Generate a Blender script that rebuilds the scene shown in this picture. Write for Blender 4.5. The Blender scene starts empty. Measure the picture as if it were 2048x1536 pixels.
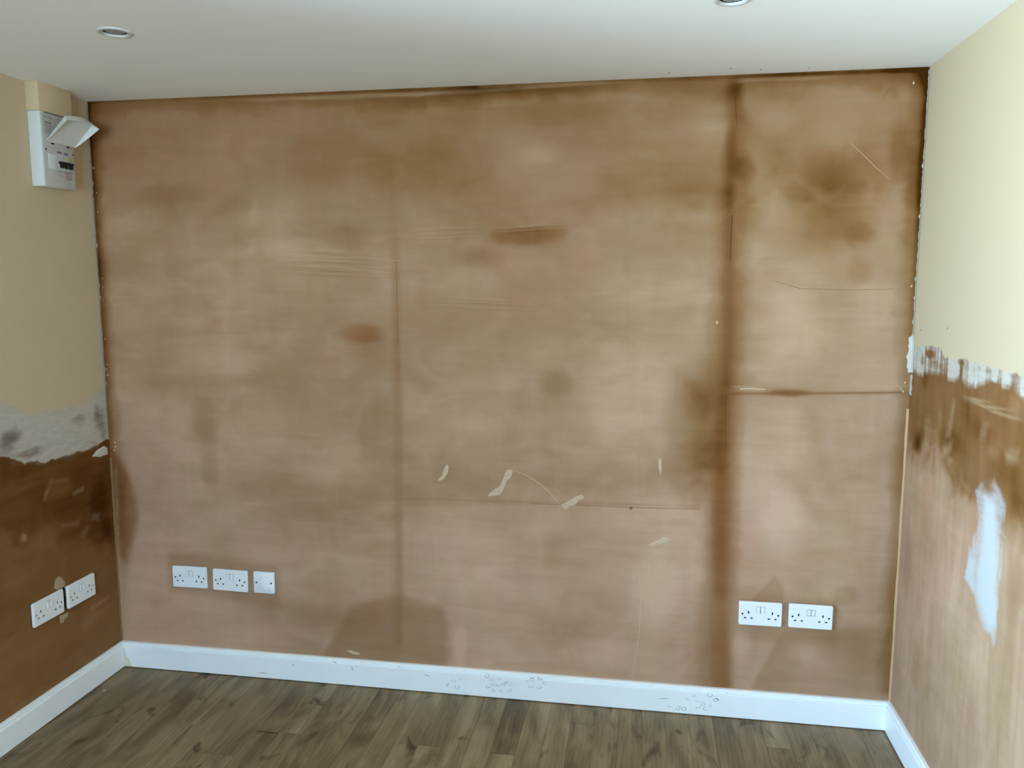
import bpy, bmesh, math, random
import numpy as np
from mathutils import Vector, Matrix

random.seed(7)
SC = bpy.context.scene
COL = SC.collection
# ---------------------------------------------------------------- room sizes (metres)
W, H, DEPTH = 2.935, 2.216, 4.3        # back wall at y=0, the camera looks towards +y
SK, ST = 0.104, 0.018                  # skirting height and thickness
DOOR = (-3.68, -1.62, 2.06)            # patio door in the left wall: y0, y1, head height
WIN = (0.98, 2.25, 0.80, 2.02)         # window in the rear wall: x0, x1, z0, z1

# ---------------------------------------------------------------- camera
cam_d = bpy.data.cameras.new('camera')
cam_d.sensor_width = 36.0
cam_d.lens = 1590.8 / 2048 * 36.0
cam_d.clip_start = 0.02
cam = bpy.data.objects.new('camera', cam_d)
COL.objects.link(cam)
cam.location = (2.0635, -2.7793, 1.5391)
cam.rotation_euler = (math.radians(82.848), math.radians(0.021), math.radians(9.348))
SC.camera = cam

# ---------------------------------------------------------------- sky, daylight, exposure
world = bpy.data.worlds.new('sky_and_bright_ground')
SC.world = world
world.use_nodes = True
wn = world.node_tree.nodes; wl = world.node_tree.links
wn.clear()
w_out = wn.new('ShaderNodeOutputWorld'); w_bg = wn.new('ShaderNodeBackground')
w_tc = wn.new('ShaderNodeTexCoord'); w_sep = wn.new('ShaderNodeSeparateXYZ'); w_rmp = wn.new('ShaderNodeValToRGB')
w_map = wn.new('ShaderNodeMapRange')
w_map.inputs['From Min'].default_value = -1.0; w_map.inputs['From Max'].default_value = 1.0
wl.new(w_tc.outputs['Generated'], w_sep.inputs[0]); wl.new(w_sep.outputs['Z'], w_map.inputs['Value'])
wl.new(w_map.outputs[0], w_rmp.inputs[0]); wl.new(w_rmp.outputs[0], w_bg.inputs[0]); wl.new(w_bg.outputs[0], w_out.inputs[0])
el = w_rmp.color_ramp.elements
el[0].position = 0.48; el[0].color = (0.90, 1.28, 1.54, 1)  # below the horizon: added ground glow, brighter than the sky, lifts the ceiling
el[1].position = 0.53; el[1].color = (0.50, 0.79, 1.12, 1)
w_bg.inputs[1].default_value = 5.0
def portal(name, loc, rot, sx, sy):
    d = bpy.data.lights.new(name, 'AREA'); d.shape = 'RECTANGLE'; d.size = sx; d.size_y = sy
    d.cycles.is_portal = True
    o = bpy.data.objects.new(name, d); COL.objects.link(o); o.location = loc; o.rotation_euler = rot
portal('door_daylight', (-0.12, (DOOR[0]+DOOR[1])/2, DOOR[2]/2), (0, math.radians(-90), 0), DOOR[2], DOOR[1]-DOOR[0])
portal('window_daylight', ((WIN[0]+WIN[1])/2, -DEPTH-0.12, (WIN[2]+WIN[3])/2), (math.radians(90), 0, 0), WIN[1]-WIN[0], WIN[3]-WIN[2])
SC.view_settings.view_transform = 'Standard'
SC.view_settings.look = 'None'
SC.view_settings.exposure = 2.45
SC.view_settings.gamma = 1.0
SC.view_settings.use_curve_mapping = False
SC.cycles.use_denoising = True
SC.cycles.max_bounces = 8
SC.cycles.diffuse_bounces = 6
SC.cycles.glossy_bounces = 3
SC.cycles.transparent_max_bounces = 6
SC.cycles.caustics_reflective = False
SC.cycles.caustics_refractive = False

# ---------------------------------------------------------------- helpers
def lin(r, g, b):
    f = lambda c: (c/255/12.92) if c/255 <= 0.04045 else ((c/255+0.055)/1.055)**2.4
    return (f(r), f(g), f(b), 1.0)
def link(name, me, mat=None, parent=None, loc=None, rot=None):
    o = bpy.data.objects.new(name, me); COL.objects.link(o)
    if mat is not None and me is not None:
        me.materials.clear(); me.materials.append(mat)
    if parent is not None: o.parent = parent
    if loc is not None: o.location = loc
    if rot is not None: o.rotation_euler = rot
    return o
def from_bm(name, bm, smooth=None):
    bmesh.ops.recalc_face_normals(bm, faces=bm.faces)
    me = bpy.data.meshes.new(name); bm.to_mesh(me); bm.free()
    if smooth is not None:
        me.polygons.foreach_set('use_smooth', [True]*len(me.polygons))
        me.set_sharp_from_angle(angle=math.radians(smooth))
    return me
def tag(o, label=None, cat=None, group=None, kind=None):
    if label: o['label'] = label
    if cat: o['category'] = cat
    if group: o['group'] = group
    if kind: o['kind'] = kind
    return o
def box(bm, a, b, bev=0.0, seg=2):
    c = [(a[i]+b[i])/2 for i in range(3)]; s = [abs(b[i]-a[i]) for i in range(3)]
    r = bmesh.ops.create_cube(bm, size=1.0, matrix=Matrix.Translation(c) @ Matrix.Diagonal((s[0], s[1], s[2], 1)))
    if bev > 0:
        es = list({e for v in r['verts'] for e in v.link_edges})
        bmesh.ops.bevel(bm, geom=es, offset=bev, segments=seg, affect='EDGES', profile=0.5)
def box_me(name, a, b, bev=0.0, seg=2):
    bm = bmesh.new(); box(bm, a, b, bev, seg); return from_bm(name, bm, 40 if bev else None)
def prism(bm, pts, y0, y1):
    """outline in local x,z swept along y (both ends capped)"""
    a = [bm.verts.new((p[0], y0, p[1])) for p in pts]; b = [bm.verts.new((p[0], y1, p[1])) for p in pts]
    n = len(pts)
    for i in range(n): bm.faces.new((a[i], a[(i+1) % n], b[(i+1) % n], b[i]))
    bm.faces.new(a[::-1]); bm.faces.new(b)
def rrect(w, h, r, n=4):
    pts = []
    for cx, cz, a0 in ((w/2-r, h/2-r, 0), (-w/2+r, h/2-r, 90), (-w/2+r, -h/2+r, 180), (w/2-r, -h/2+r, 270)):
        for k in range(n+1):
            a = math.radians(a0 + 90*k/n); pts.append((cx+r*math.cos(a), cz+r*math.sin(a)))
    return pts
def plate_bm(w, h, y0, y1, r, bev):
    """rounded plate standing off y0 (wall side) to y1 (front, more negative) with a bevelled front edge"""
    bm = bmesh.new(); rings = []
    for ins, y in ((0.0006, y0), (0, y0-0.0006), (0, y1+bev), (bev*0.35, y1+bev*0.3), (bev, y1)):
        rings.append([bm.verts.new((p[0], y, p[1])) for p in rrect(w-2*ins, h-2*ins, max(r-ins*0.6, 0.0006))])
    n = len(rings[0])
    for q in range(len(rings)-1):
        for i in range(n): bm.faces.new((rings[q][i], rings[q][(i+1) % n], rings[q+1][(i+1) % n], rings[q+1][i]))
    bm.faces.new(rings[0][::-1]); bm.faces.new(rings[-1])
    return bm
def boolean(me, cut, name):
    a = link('cut_a', me); b = link('cut_b', cut)
    m = a.modifiers.new('b', 'BOOLEAN'); m.object = b; m.operation = 'DIFFERENCE'; m.solver = 'EXACT'
    dg = bpy.context.evaluated_depsgraph_get(); dg.update()
    out = bpy.data.meshes.new_from_object(a.evaluated_get(dg)); out.name = name
    bpy.data.objects.remove(a); bpy.data.objects.remove(b)
    return out
def lathe(bm, prof, seg=40, c=(0, 0, 0)):
    """prof: (radius, z) list turned about the z axis"""
    rings = []
    for r, z in prof:
        rings.append([bm.verts.new((c[0]+r*math.cos(2*math.pi*k/seg), c[1]+r*math.sin(2*math.pi*k/seg), c[2]+z)) for k in range(seg)] if r > 1e-6 else [bm.verts.new((c[0], c[1], c[2]+z))])
    for p, q in zip(rings, rings[1:]):
        for k in range(seg):
            k2 = (k+1) % seg
            if len(p) == 1 and len(q) == 1: continue
            if len(p) == 1: bm.faces.new((p[0], q[k2], q[k]))
            elif len(q) == 1: bm.faces.new((p[k], p[k2], q[0]))
            else: bm.faces.new((p[k], p[k2], q[k2], q[k]))

# ---- smooth value noise in numpy, for the stain maps of the plaster
def vnoise(u, v, seed):
    rs = np.random.RandomState(seed); T = rs.rand(256, 256)
    iu = np.floor(u).astype(int); iv = np.floor(v).astype(int); fu = u-iu; fv = v-iv
    fu = fu*fu*(3-2*fu); fv = fv*fv*(3-2*fv)
    g = lambda a, b: T[a % 256, b % 256]
    return (g(iu, iv)*(1-fu)+g(iu+1, iv)*fu)*(1-fv)+(g(iu, iv+1)*(1-fu)+g(iu+1, iv+1)*fu)*fv
def fbm(u, v, seed, octv=4):
    wu = (vnoise(u*0.9+5.2, v*0.9+1.3, seed+90)-0.5)*1.6; wv = (vnoise(u*0.9+8.1, v*0.9+4.4, seed+91)-0.5)*1.6
    u, v = u+wu, v+wv
    s = 0; a = 0.5
    for k in range(octv):
        c, q = math.cos(0.6+1.1*k), math.sin(0.6+1.1*k); f = 1.93**k
        s = s + a*(vnoise((u*c-v*q)*f+3.1*k+40, (u*q+v*c)*f+7.7*k+40, seed+k)-0.5)*2; a *= 0.5
    return s
def sstep(a, b, x):
    t = np.clip((x-a)/(b-a), 0, 1); return t*t*(3-2*t)
class Stain:
    """stain maps of one wall: u runs along the wall, v is the height, both in metres"""
    def __init__(self, u, v, seed):
        self.u, self.v = u, v
        self.n1 = fbm(u*4, v*4, seed); self.n2 = fbm(u*18, v*18, seed+20, 3); self.n3 = fbm(u*5, v*28, seed+40, 3)
        self.nv = fbm(u*30, v*5, seed+60, 3)
        self.f = {k: np.zeros(u.shape) for k in ('damp_shade', 'white', 'cream', 'chalk', 'red', 'pure', 'grime')}  # the darkening mask holds real damp and some painted shade
    def mottle(self, k=1.0):
        """cloudy drying, trowel streaks and a drifting pink or olive cast"""
        u, v = self.u, self.v
        self.f['damp_shade'] += k*(0.13*fbm(u*2.2, v*2.9, 201)+0.075*fbm(u*9, v*13, 211)+0.04*fbm(u*4, v*26, 221, 5)+0.03*fbm(u*9, v*85, 225, 3)+0.025*fbm(u*24, v*3.5, 231, 4))
        self.f['red'] += 0.75*fbm(u*4.2, v*3.3, 241)+0.35*fbm(u*14, v*12, 251, 2)-0.10
        self.f['chalk'] = np.clip(self.f['chalk']*(1+0.7*fbm(u*8, v*60, 261, 3)), 0, 1)
        self.f['red'] = np.clip(self.f['red'], -1, 1)
        for q in ('white', 'cream'): self.f[q] = np.clip(self.f[q], 0, 1)
        return self.f
    def put(self, key, a, m, mode='add'):
        f = self.f[key]
        if mode == 'add': f += a*m
        elif mode == 'max': np.maximum(f, a*m, out=f)
        elif mode == 'to': f += (a-f)*m
    def blob(self, c, r, a, soft=0.8, rot=0, warp=0.25, key='damp_shade', mode='add'):
        t = math.radians(rot); du, dv = self.u-c[0], self.v-c[1]
        p = (du*math.cos(t)+dv*math.sin(t))/r[0]; q = (-du*math.sin(t)+dv*math.cos(t))/r[1]
        d = np.sqrt(p*p+q*q)+warp*(self.n1+0.4*self.n2)
        self.put(key, a, 1-sstep(1-soft, 1.0, d), mode)
    def vband(self, pts, key='damp_shade', mode='add', warp=0.3, amp=0.0):
        """pts: (u, v, width to the left, width to the right, amount) along v"""
        P = np.array(sorted(pts, key=lambda p: p[1])); vv = self.v
        I = lambda k: np.interp(vv, P[:, 1], P[:, k])
        d = self.u-I(0); wd = np.where(d < 0, I(2), I(3))
        m = 1-sstep(0.0, 1.0, np.abs(d)/wd*(1+warp*(self.n1+self.n2)))
        inside = sstep(P[0, 1]-0.02, P[0, 1]+0.02, vv)*(1-sstep(P[-1, 1]-0.02, P[-1, 1]+0.02, vv))
        self.put(key, 1.0, m*inside*I(4)*(1+amp*self.n2), mode)
    def hband(self, pts, key='damp_shade', mode='add', warp=0.3, amp=0.0):
        """pts: (u, v, width below, width above, amount) along u"""
        P = np.array(sorted(pts, key=lambda p: p[0])); uu = self.u
        I = lambda k: np.interp(uu, P[:, 0], P[:, k])
        d = self.v-I(1); wd = np.where(d < 0, I(2), I(3))
        m = 1-sstep(0.0, 1.0, np.abs(d)/wd*(1+warp*(self.n1+self.n2)))
        inside = sstep(P[0, 0]-0.02, P[0, 0]+0.02, uu)*(1-sstep(P[-1, 0]-0.02, P[-1, 0]+0.02, uu))
        self.put(key, 1.0, m*inside*I(4)*(1+amp*self.n2), mode)
    def poly(self, pts, a, soft=0.02, key='damp_shade', mode='add', rag=0.01):
        u, v = self.u+rag*self.n2, self.v+rag*self.n1
        ins = np.zeros(u.shape, bool); dist = np.full(u.shape, 9.0); n = len(pts)
        for i in range(n):
            (x0, y0), (x1, y1) = pts[i], pts[(i+1) % n]
            ex, ey = x1-x0, y1-y0; L = ex*ex+ey*ey+1e-12
            t = np.clip(((u-x0)*ex+(v-y0)*ey)/L, 0, 1)
            dist = np.minimum(dist, np.hypot(u-x0-t*ex, v-y0-t*ey))
            if abs(ey) > 1e-9:
                c = ((y0 > v) != (y1 > v)) & (u < ex*(v-y0)/ey+x0); ins ^= c
        sd = np.where(ins, dist, -dist)
        self.put(key, a, sstep(-soft, soft, sd), mode)
    def below(self, pts, a, soft, key, mode='add', rag=0.0, above=False):
        """everything under (or over) a line given as (u, v) points"""
        P = np.array(sorted(pts)); y = np.interp(self.u, P[:, 0], P[:, 1])+rag*(self.n1+self.n2)
        m = sstep(-soft, soft, (self.v-y) if above else (y-self.v))
        self.put(key, a, m, mode)
def grid_mesh(name, us, vs, place, fields, thick):
    """surface grid with stain attributes; 'thick' moves the back of the slab"""
    nu, nv = len(us), len(vs)
    U, V = np.meshgrid(us, vs)
    co = place(U.ravel(), V.ravel())
    i = np.arange(nu-1)[None, :]+nu*np.arange(nv-1)[:, None]
    q = np.stack([i, i+1, i+1+nu, i+nu], -1).reshape(-1, 4)
    c = np.array([0, nu-1, nu*nv-1, nu*(nv-1)])
    back = co[c]+np.array(thick); nb = len(co)
    co = np.vstack([co, back])
    extra = [[nb+3, nb+2, nb+1, nb]]+[[c[k], nb+k, nb+(k+1) % 4, c[(k+1) % 4]] for k in range(4)]
    q = np.vstack([q, np.array(extra)]).astype(np.int32)
    me = bpy.data.meshes.new(name)
    me.vertices.add(len(co)); me.vertices.foreach_set('co', co.astype(np.float32).ravel())
    me.loops.add(q.size); me.loops.foreach_set('vertex_index', q.ravel())
    me.polygons.add(len(q)); me.polygons.foreach_set('loop_start', np.arange(0, q.size, 4, dtype=np.int32))
    me.update(calc_edges=True)
    for k, f in fields.items():
        a = me.attributes.new(k, 'FLOAT', 'POINT')
        a.data.foreach_set('value', np.concatenate([f.ravel(), np.zeros(4)]).astype(np.float32))
    me.validate()
    return me

# ---------------------------------------------------------------- materials
class NT:
    def __init__(self, name):
        self.m = bpy.data.materials.new(name); self.m.use_nodes = True
        self.t = self.m.node_tree; self.t.nodes.clear()
        self.out = self.t.nodes.new('ShaderNodeOutputMaterial'); self.b = self.t.nodes.new('ShaderNodeBsdfPrincipled')
        self.t.links.new(self.b.outputs[0], self.out.inputs[0])
    def n(self, typ, **kw):
        o = self.t.nodes.new('ShaderNode'+typ)
        for k, v in kw.items(): setattr(o, k, v)
        return o
    def l(self, a, b): self.t.links.new(a, b)
    def setv(self, sock, v):
        if hasattr(v, 'links') or isinstance(v, bpy.types.NodeSocket): self.l(v, sock)
        else: sock.default_value = v
    def attr(self, name): return self.n('Attribute', attribute_name=name).outputs['Fac']
    def math(self, op, a, b=0.0, clamp=False):
        o = self.n('Math', operation=op, use_clamp=clamp); self.setv(o.inputs[0], a); self.setv(o.inputs[1], b); return o.outputs[0]
    def noise(self, scale, vec=None, detail=3, rough=0.5, dist=0.0):
        o = self.n('TexNoise'); o.inputs['Scale'].default_value = scale; o.inputs['Detail'].default_value = detail
        o.inputs['Roughness'].default_value = rough; o.inputs['Distortion'].default_value = dist
        if vec is not None: self.l(vec, o.inputs['Vector'])
        return o.outputs[0]
    def coords(self, scale=(1, 1, 1), which='Object'):
        o = self.n('TexCoord'); mp = self.n('Mapping'); mp.inputs['Scale'].default_value = scale
        self.l(o.outputs[which], mp.inputs[0]); return mp.outputs[0]
    def mix(self, f, a, b, mode='MIX'):
        o = self.n('Mix', data_type='RGBA', blend_type=mode); self.setv(o.inputs[0], f); self.setv(o.inputs[6], a); self.setv(o.inputs[7], b)
        return o.outputs[2]
    def maprange(self, x, a, b, c, d, smooth=False):
        o = self.n('MapRange'); o.interpolation_type = 'SMOOTHSTEP' if smooth else 'LINEAR'
        self.setv(o.inputs['Value'], x)
        for k, v in zip(('From Min', 'From Max', 'To Min', 'To Max'), (a, b, c, d)): self.setv(o.inputs[k], v)
        return o.outputs[0]
    def ramp(self, x, stops):
        o = self.n('ValToRGB'); self.l(x, o.inputs[0]); e = o.color_ramp.elements
        while len(e) < len(stops): e.new(0.5)
        for s, (p, c) in zip(e, stops): s.position = p; s.color = c
        return o.outputs[0]
    def bump(self, h, strength, dist=0.001):
        o = self.n('Bump'); self.setv(o.inputs['Strength'], strength); o.inputs['Distance'].default_value = dist
        self.l(h, o.inputs['Height']); self.l(o.outputs[0], self.b.inputs['Normal'])
    def fin(self, color, rough=0.6, spec=0.3):
        self.setv(self.b.inputs['Base Color'], color); self.setv(self.b.inputs['Roughness'], rough)
        self.b.inputs['Specular IOR Level'].default_value = spec
        return self.m

def plaster_material():
    t = NT('skimmed_plaster')
    grain = t.noise(420, t.coords(), 1, 0.6)
    d = t.math('ADD', t.attr('damp_shade'), t.math('MULTIPLY', t.math('SUBTRACT', grain, 0.5), 0.07), True)
    col = t.ramp(d, [(0.0, lin(*PAL[0])), (0.28, lin(*PAL[1])), (0.55, lin(*PAL[2])), (0.8, lin(*PAL[3])), (1.0, lin(*PAL[4]))])
    hue = t.attr('red')
    col = t.mix(t.maprange(hue, 0.0, 1.0, 0.0, 1.0), col, t.mix(1.0, col, (1.07, 0.93, 0.90, 1), 'MULTIPLY'))
    col = t.mix(t.maprange(hue, 0.0, -1.0, 0.0, 1.0), col, t.mix(1.0, col, (0.97, 1.03, 0.90, 1), 'MULTIPLY'))
    col = t.mix(t.attr('chalk'), col, lin(*CHALK))
    col = t.mix(t.attr('grime'), col, lin(118, 108, 98))
    edge = t.noise(58, t.coords((1, 0.35, 1.2)), 4, 0.65, 0.6)
    wv = t.math('ADD', t.attr('white'), t.math('MULTIPLY', t.math('SUBTRACT', edge, 0.5), t.math('MULTIPLY', t.math('MULTIPLY', t.attr('white'), t.math('SUBTRACT', 1.0, t.attr('white'))), 1.9)))
    wm = t.math('MULTIPLY', t.maprange(wv, 0.08, 0.92, 0, 1, True), t.maprange(t.attr('white'), 0.0, 0.2, 0, 1))
    col = t.mix(wm, col, t.mix(t.attr('pure'), t.mix(t.maprange(edge, 0.3, 0.7, 0, 1), lin(*WHITE0), lin(*WHITE1)), lin(*PURE)))
    cv = t.math('ADD', t.attr('cream'), t.math('MULTIPLY', t.math('SUBTRACT', edge, 0.5), 0.5))
    cm = t.math('MULTIPLY', t.maprange(cv, 0.22, 0.78, 0, 1, True), t.maprange(t.attr('cream'), 0.0, 0.2, 0, 1))
    col = t.mix(cm, col, lin(*CREAM0))
    t.bump(t.noise(190, t.coords(), 1, 0.5), t.maprange(cm, 0, 1, 0.10, 0.30), 0.0018)
    return t.fin(col, t.maprange(d, 0.2, 1.0, 0.9, 0.85), 0.05)
PAL = [(197, 161, 137), (160, 126, 98), (138, 100, 66), (112, 74, 38), (66, 36, 4)]
CHALK = (204, 174, 140); WHITE0 = (176, 165, 152); WHITE1 = (192, 182, 170); PURE = (186, 186, 185); CREAM0 = (192, 172, 144)
M_PLASTER = plaster_material()

def simple(name, rgb, rough=0.5, spec=0.4, var=0.04, scale=60, bump=0.0, bscale=200, metal=0.0):
    t = NT(name); c = lin(*rgb)
    dk = tuple(x*(1-var*2) for x in c[:3])+(1,)
    col = t.mix(t.noise(scale, t.coords(), 3), dk, c)
    if bump: t.bump(t.noise(bscale, t.coords(), 3, 0.55), bump, 0.001)
    t.b.inputs['Metallic'].default_value = metal
    return t.fin(col, rough, spec)
M_CEIL = simple('ceiling_paint', (246, 245, 242), 0.85, 0.2, 0.02, 5, 0.3, 210)
M_SKIRT = simple('skirting_gloss', (244, 247, 248), 0.42, 0.4, 0.03, 9, 0.05, 90)
M_PLAST = simple('white_plastic', (236, 238, 240), 0.35, 0.45, 0.02, 30)
M_PLAST2 = simple('grey_white_plastic', (214, 214, 214), 0.4, 0.45, 0.03, 30)
M_BOX = simple('fuse_box_plastic', (208, 210, 208), 0.45, 0.35, 0.02, 30)
M_BOX2 = simple('fuse_box_cover_plastic', (184, 180, 174), 0.5, 0.35, 0.03, 30)
M_DARK = simple('dark_recess', (22, 22, 22), 0.8, 0.2)
M_GASK = simple('grey_back_box', (46, 43, 40), 0.8, 0.2)
M_SCREW = simple('dull_steel', (52, 50, 47), 0.6, 0.3, 0.1, 300)
M_BLACK = simple('black_plastic', (16, 16, 17), 0.4, 0.4)
M_BRK = simple('pale_grey_plastic', (178, 180, 176), 0.45, 0.4)
M_YEL = simple('yellow_plastic', (205, 170, 70), 0.45, 0.4)
M_PAPER = simple('printed_label_paper', (182, 177, 171), 0.7, 0.3)
M_INK = simple('dark_print', (52, 48, 50), 0.8, 0.2)
M_INK2 = simple('grey_print', (120, 116, 116), 0.8, 0.2)
M_VIOL = simple('violet_print', (120, 104, 140), 0.8, 0.2)
M_ROSE = simple('rose_print', (150, 92, 116), 0.8, 0.2)
M_CREAMP = simple('cream_paint', (200, 178, 146), 0.75, 0.25, 0.02, 8, 0.3, 190)
M_FILL = simple('pale_filler', (216, 186, 158), 0.9, 0.1, 0.16, 90, 0.3, 120)
M_FILLG = simple('dull_filler', (176, 158, 128), 0.85, 0.2, 0.12, 70, 0.3, 120)
M_WHITEP = simple('old_white_paint', (206, 198, 188), 0.7, 0.3, 0.08, 50, 0.3, 120)
M_BEAD = simple('bare_corner_tape', (196, 158, 118), 0.8, 0.2, 0.1, 40)
M_CHROME = simple('satin_white_rim', (206, 207, 205), 0.4, 0.4, 0.03, 30)
M_LENS = simple('lamp_glass', (148, 150, 148), 0.45, 0.4)
M_SPOT = simple('grey_mark', (120, 118, 114), 0.8, 0.2)
M_FRAME = simple('white_upvc', (236, 238, 238), 0.35, 0.4)
M_PATIO = simple('patio_stone', (150, 148, 142), 0.9, 0.2, 0.15, 12)
def glass():
    t = NT('pane_glass'); tr = t.n('BsdfTransparent'); gl = t.n('BsdfGlossy'); gl.inputs['Roughness'].default_value = 0.02
    fr = t.n('Fresnel'); fr.inputs[0].default_value = 1.45; mx = t.n('MixShader')
    tr.inputs[0].default_value = (0.97, 0.98, 0.975, 1)
    t.l(fr.outputs[0], mx.inputs[0]); t.l(tr.outputs[0], mx.inputs[1]); t.l(gl.outputs[0], mx.inputs[2]); t.l(mx.outputs[0], t.out.inputs[0])
    return t.m
M_GLASS = glass()
def wood():
    t = NT('oak_laminate')
    oi = t.n('ObjectInfo'); geo = t.n('NewGeometry')
    off = t.n('Combine' + 'XYZ'); t.l(t.math('MULTIPLY', oi.outputs['Random'], 37.0), off.inputs[0]); t.l(t.math('MULTIPLY', oi.outputs['Random'], 91.0), off.inputs[1])
    add = t.n('VectorMath', operation='ADD'); t.l(geo.outputs['Position'], add.inputs[0]); t.l(off.outputs[0], add.inputs[1])
    def mp(s):
        m = t.n('Mapping'); m.inputs['Scale'].default_value = s; t.l(add.outputs[0], m.inputs[0]); return m.outputs[0]
    wide = t.noise(5, mp((3.2, 0.75, 1)), 3, 0.5, 0.9)
    fine = t.noise(34, mp((6, 0.35, 1)), 4, 0.6, 0.5)
    knot = t.noise(7, mp((1.6, 0.8, 1)), 2, 0.5, 1.0)
    wv = t.n('TexWave'); wv.bands_direction = 'X'; wv.inputs['Scale'].default_value = 9; wv.inputs['Distortion'].default_value = 9; wv.inputs['Detail'].default_value = 2; wv.inputs['Detail Scale'].default_value = 0.7
    t.l(mp((2.2, 0.5, 1)), wv.inputs['Vector'])
    x = t.math('ADD', t.math('MULTIPLY', wide, 0.80), t.math('MULTIPLY', fine, 0.14))
    x = t.math('ADD', x, t.math('MULTIPLY', wv.outputs['Fac'], 0.05))
    x = t.math('SUBTRACT', x, t.maprange(knot, 0.60, 0.78, 0, 0.35, True))
    tone = t.n('SeparateColor'); t.l(oi.outputs['Color'], tone.inputs[0])
    x = t.math('ADD', x, t.math('MULTIPLY', t.math('SUBTRACT', tone.outputs[0], 0.5), 0.34))
    col = t.ramp(x, [(0.12, lin(68, 52, 33)), (0.38, lin(108, 90, 64)), (0.58, lin(138, 119, 90)), (0.85, lin(166, 149, 119))])
    col = t.mix(t.math('MULTIPLY', tone.outputs[1], 0.5), col, t.mix(1.0, col, (1.05, 0.93, 0.90, 1), 'MULTIPLY'))
    t.bump(fine, 0.12, 0.0006)
    return t.fin(col, t.maprange(fine, 0.3, 0.7, 0.44, 0.56), 0.35)
M_WOOD = wood()
M_JOINT = simple('dark_floor_joint', (48, 40, 32), 0.8, 0.2)

# ================================================================= THE ROOM
FINE = 0.005
def axis(a, b, step): return np.linspace(a, b, max(2, int(round((b-a)/step))+1))

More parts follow.
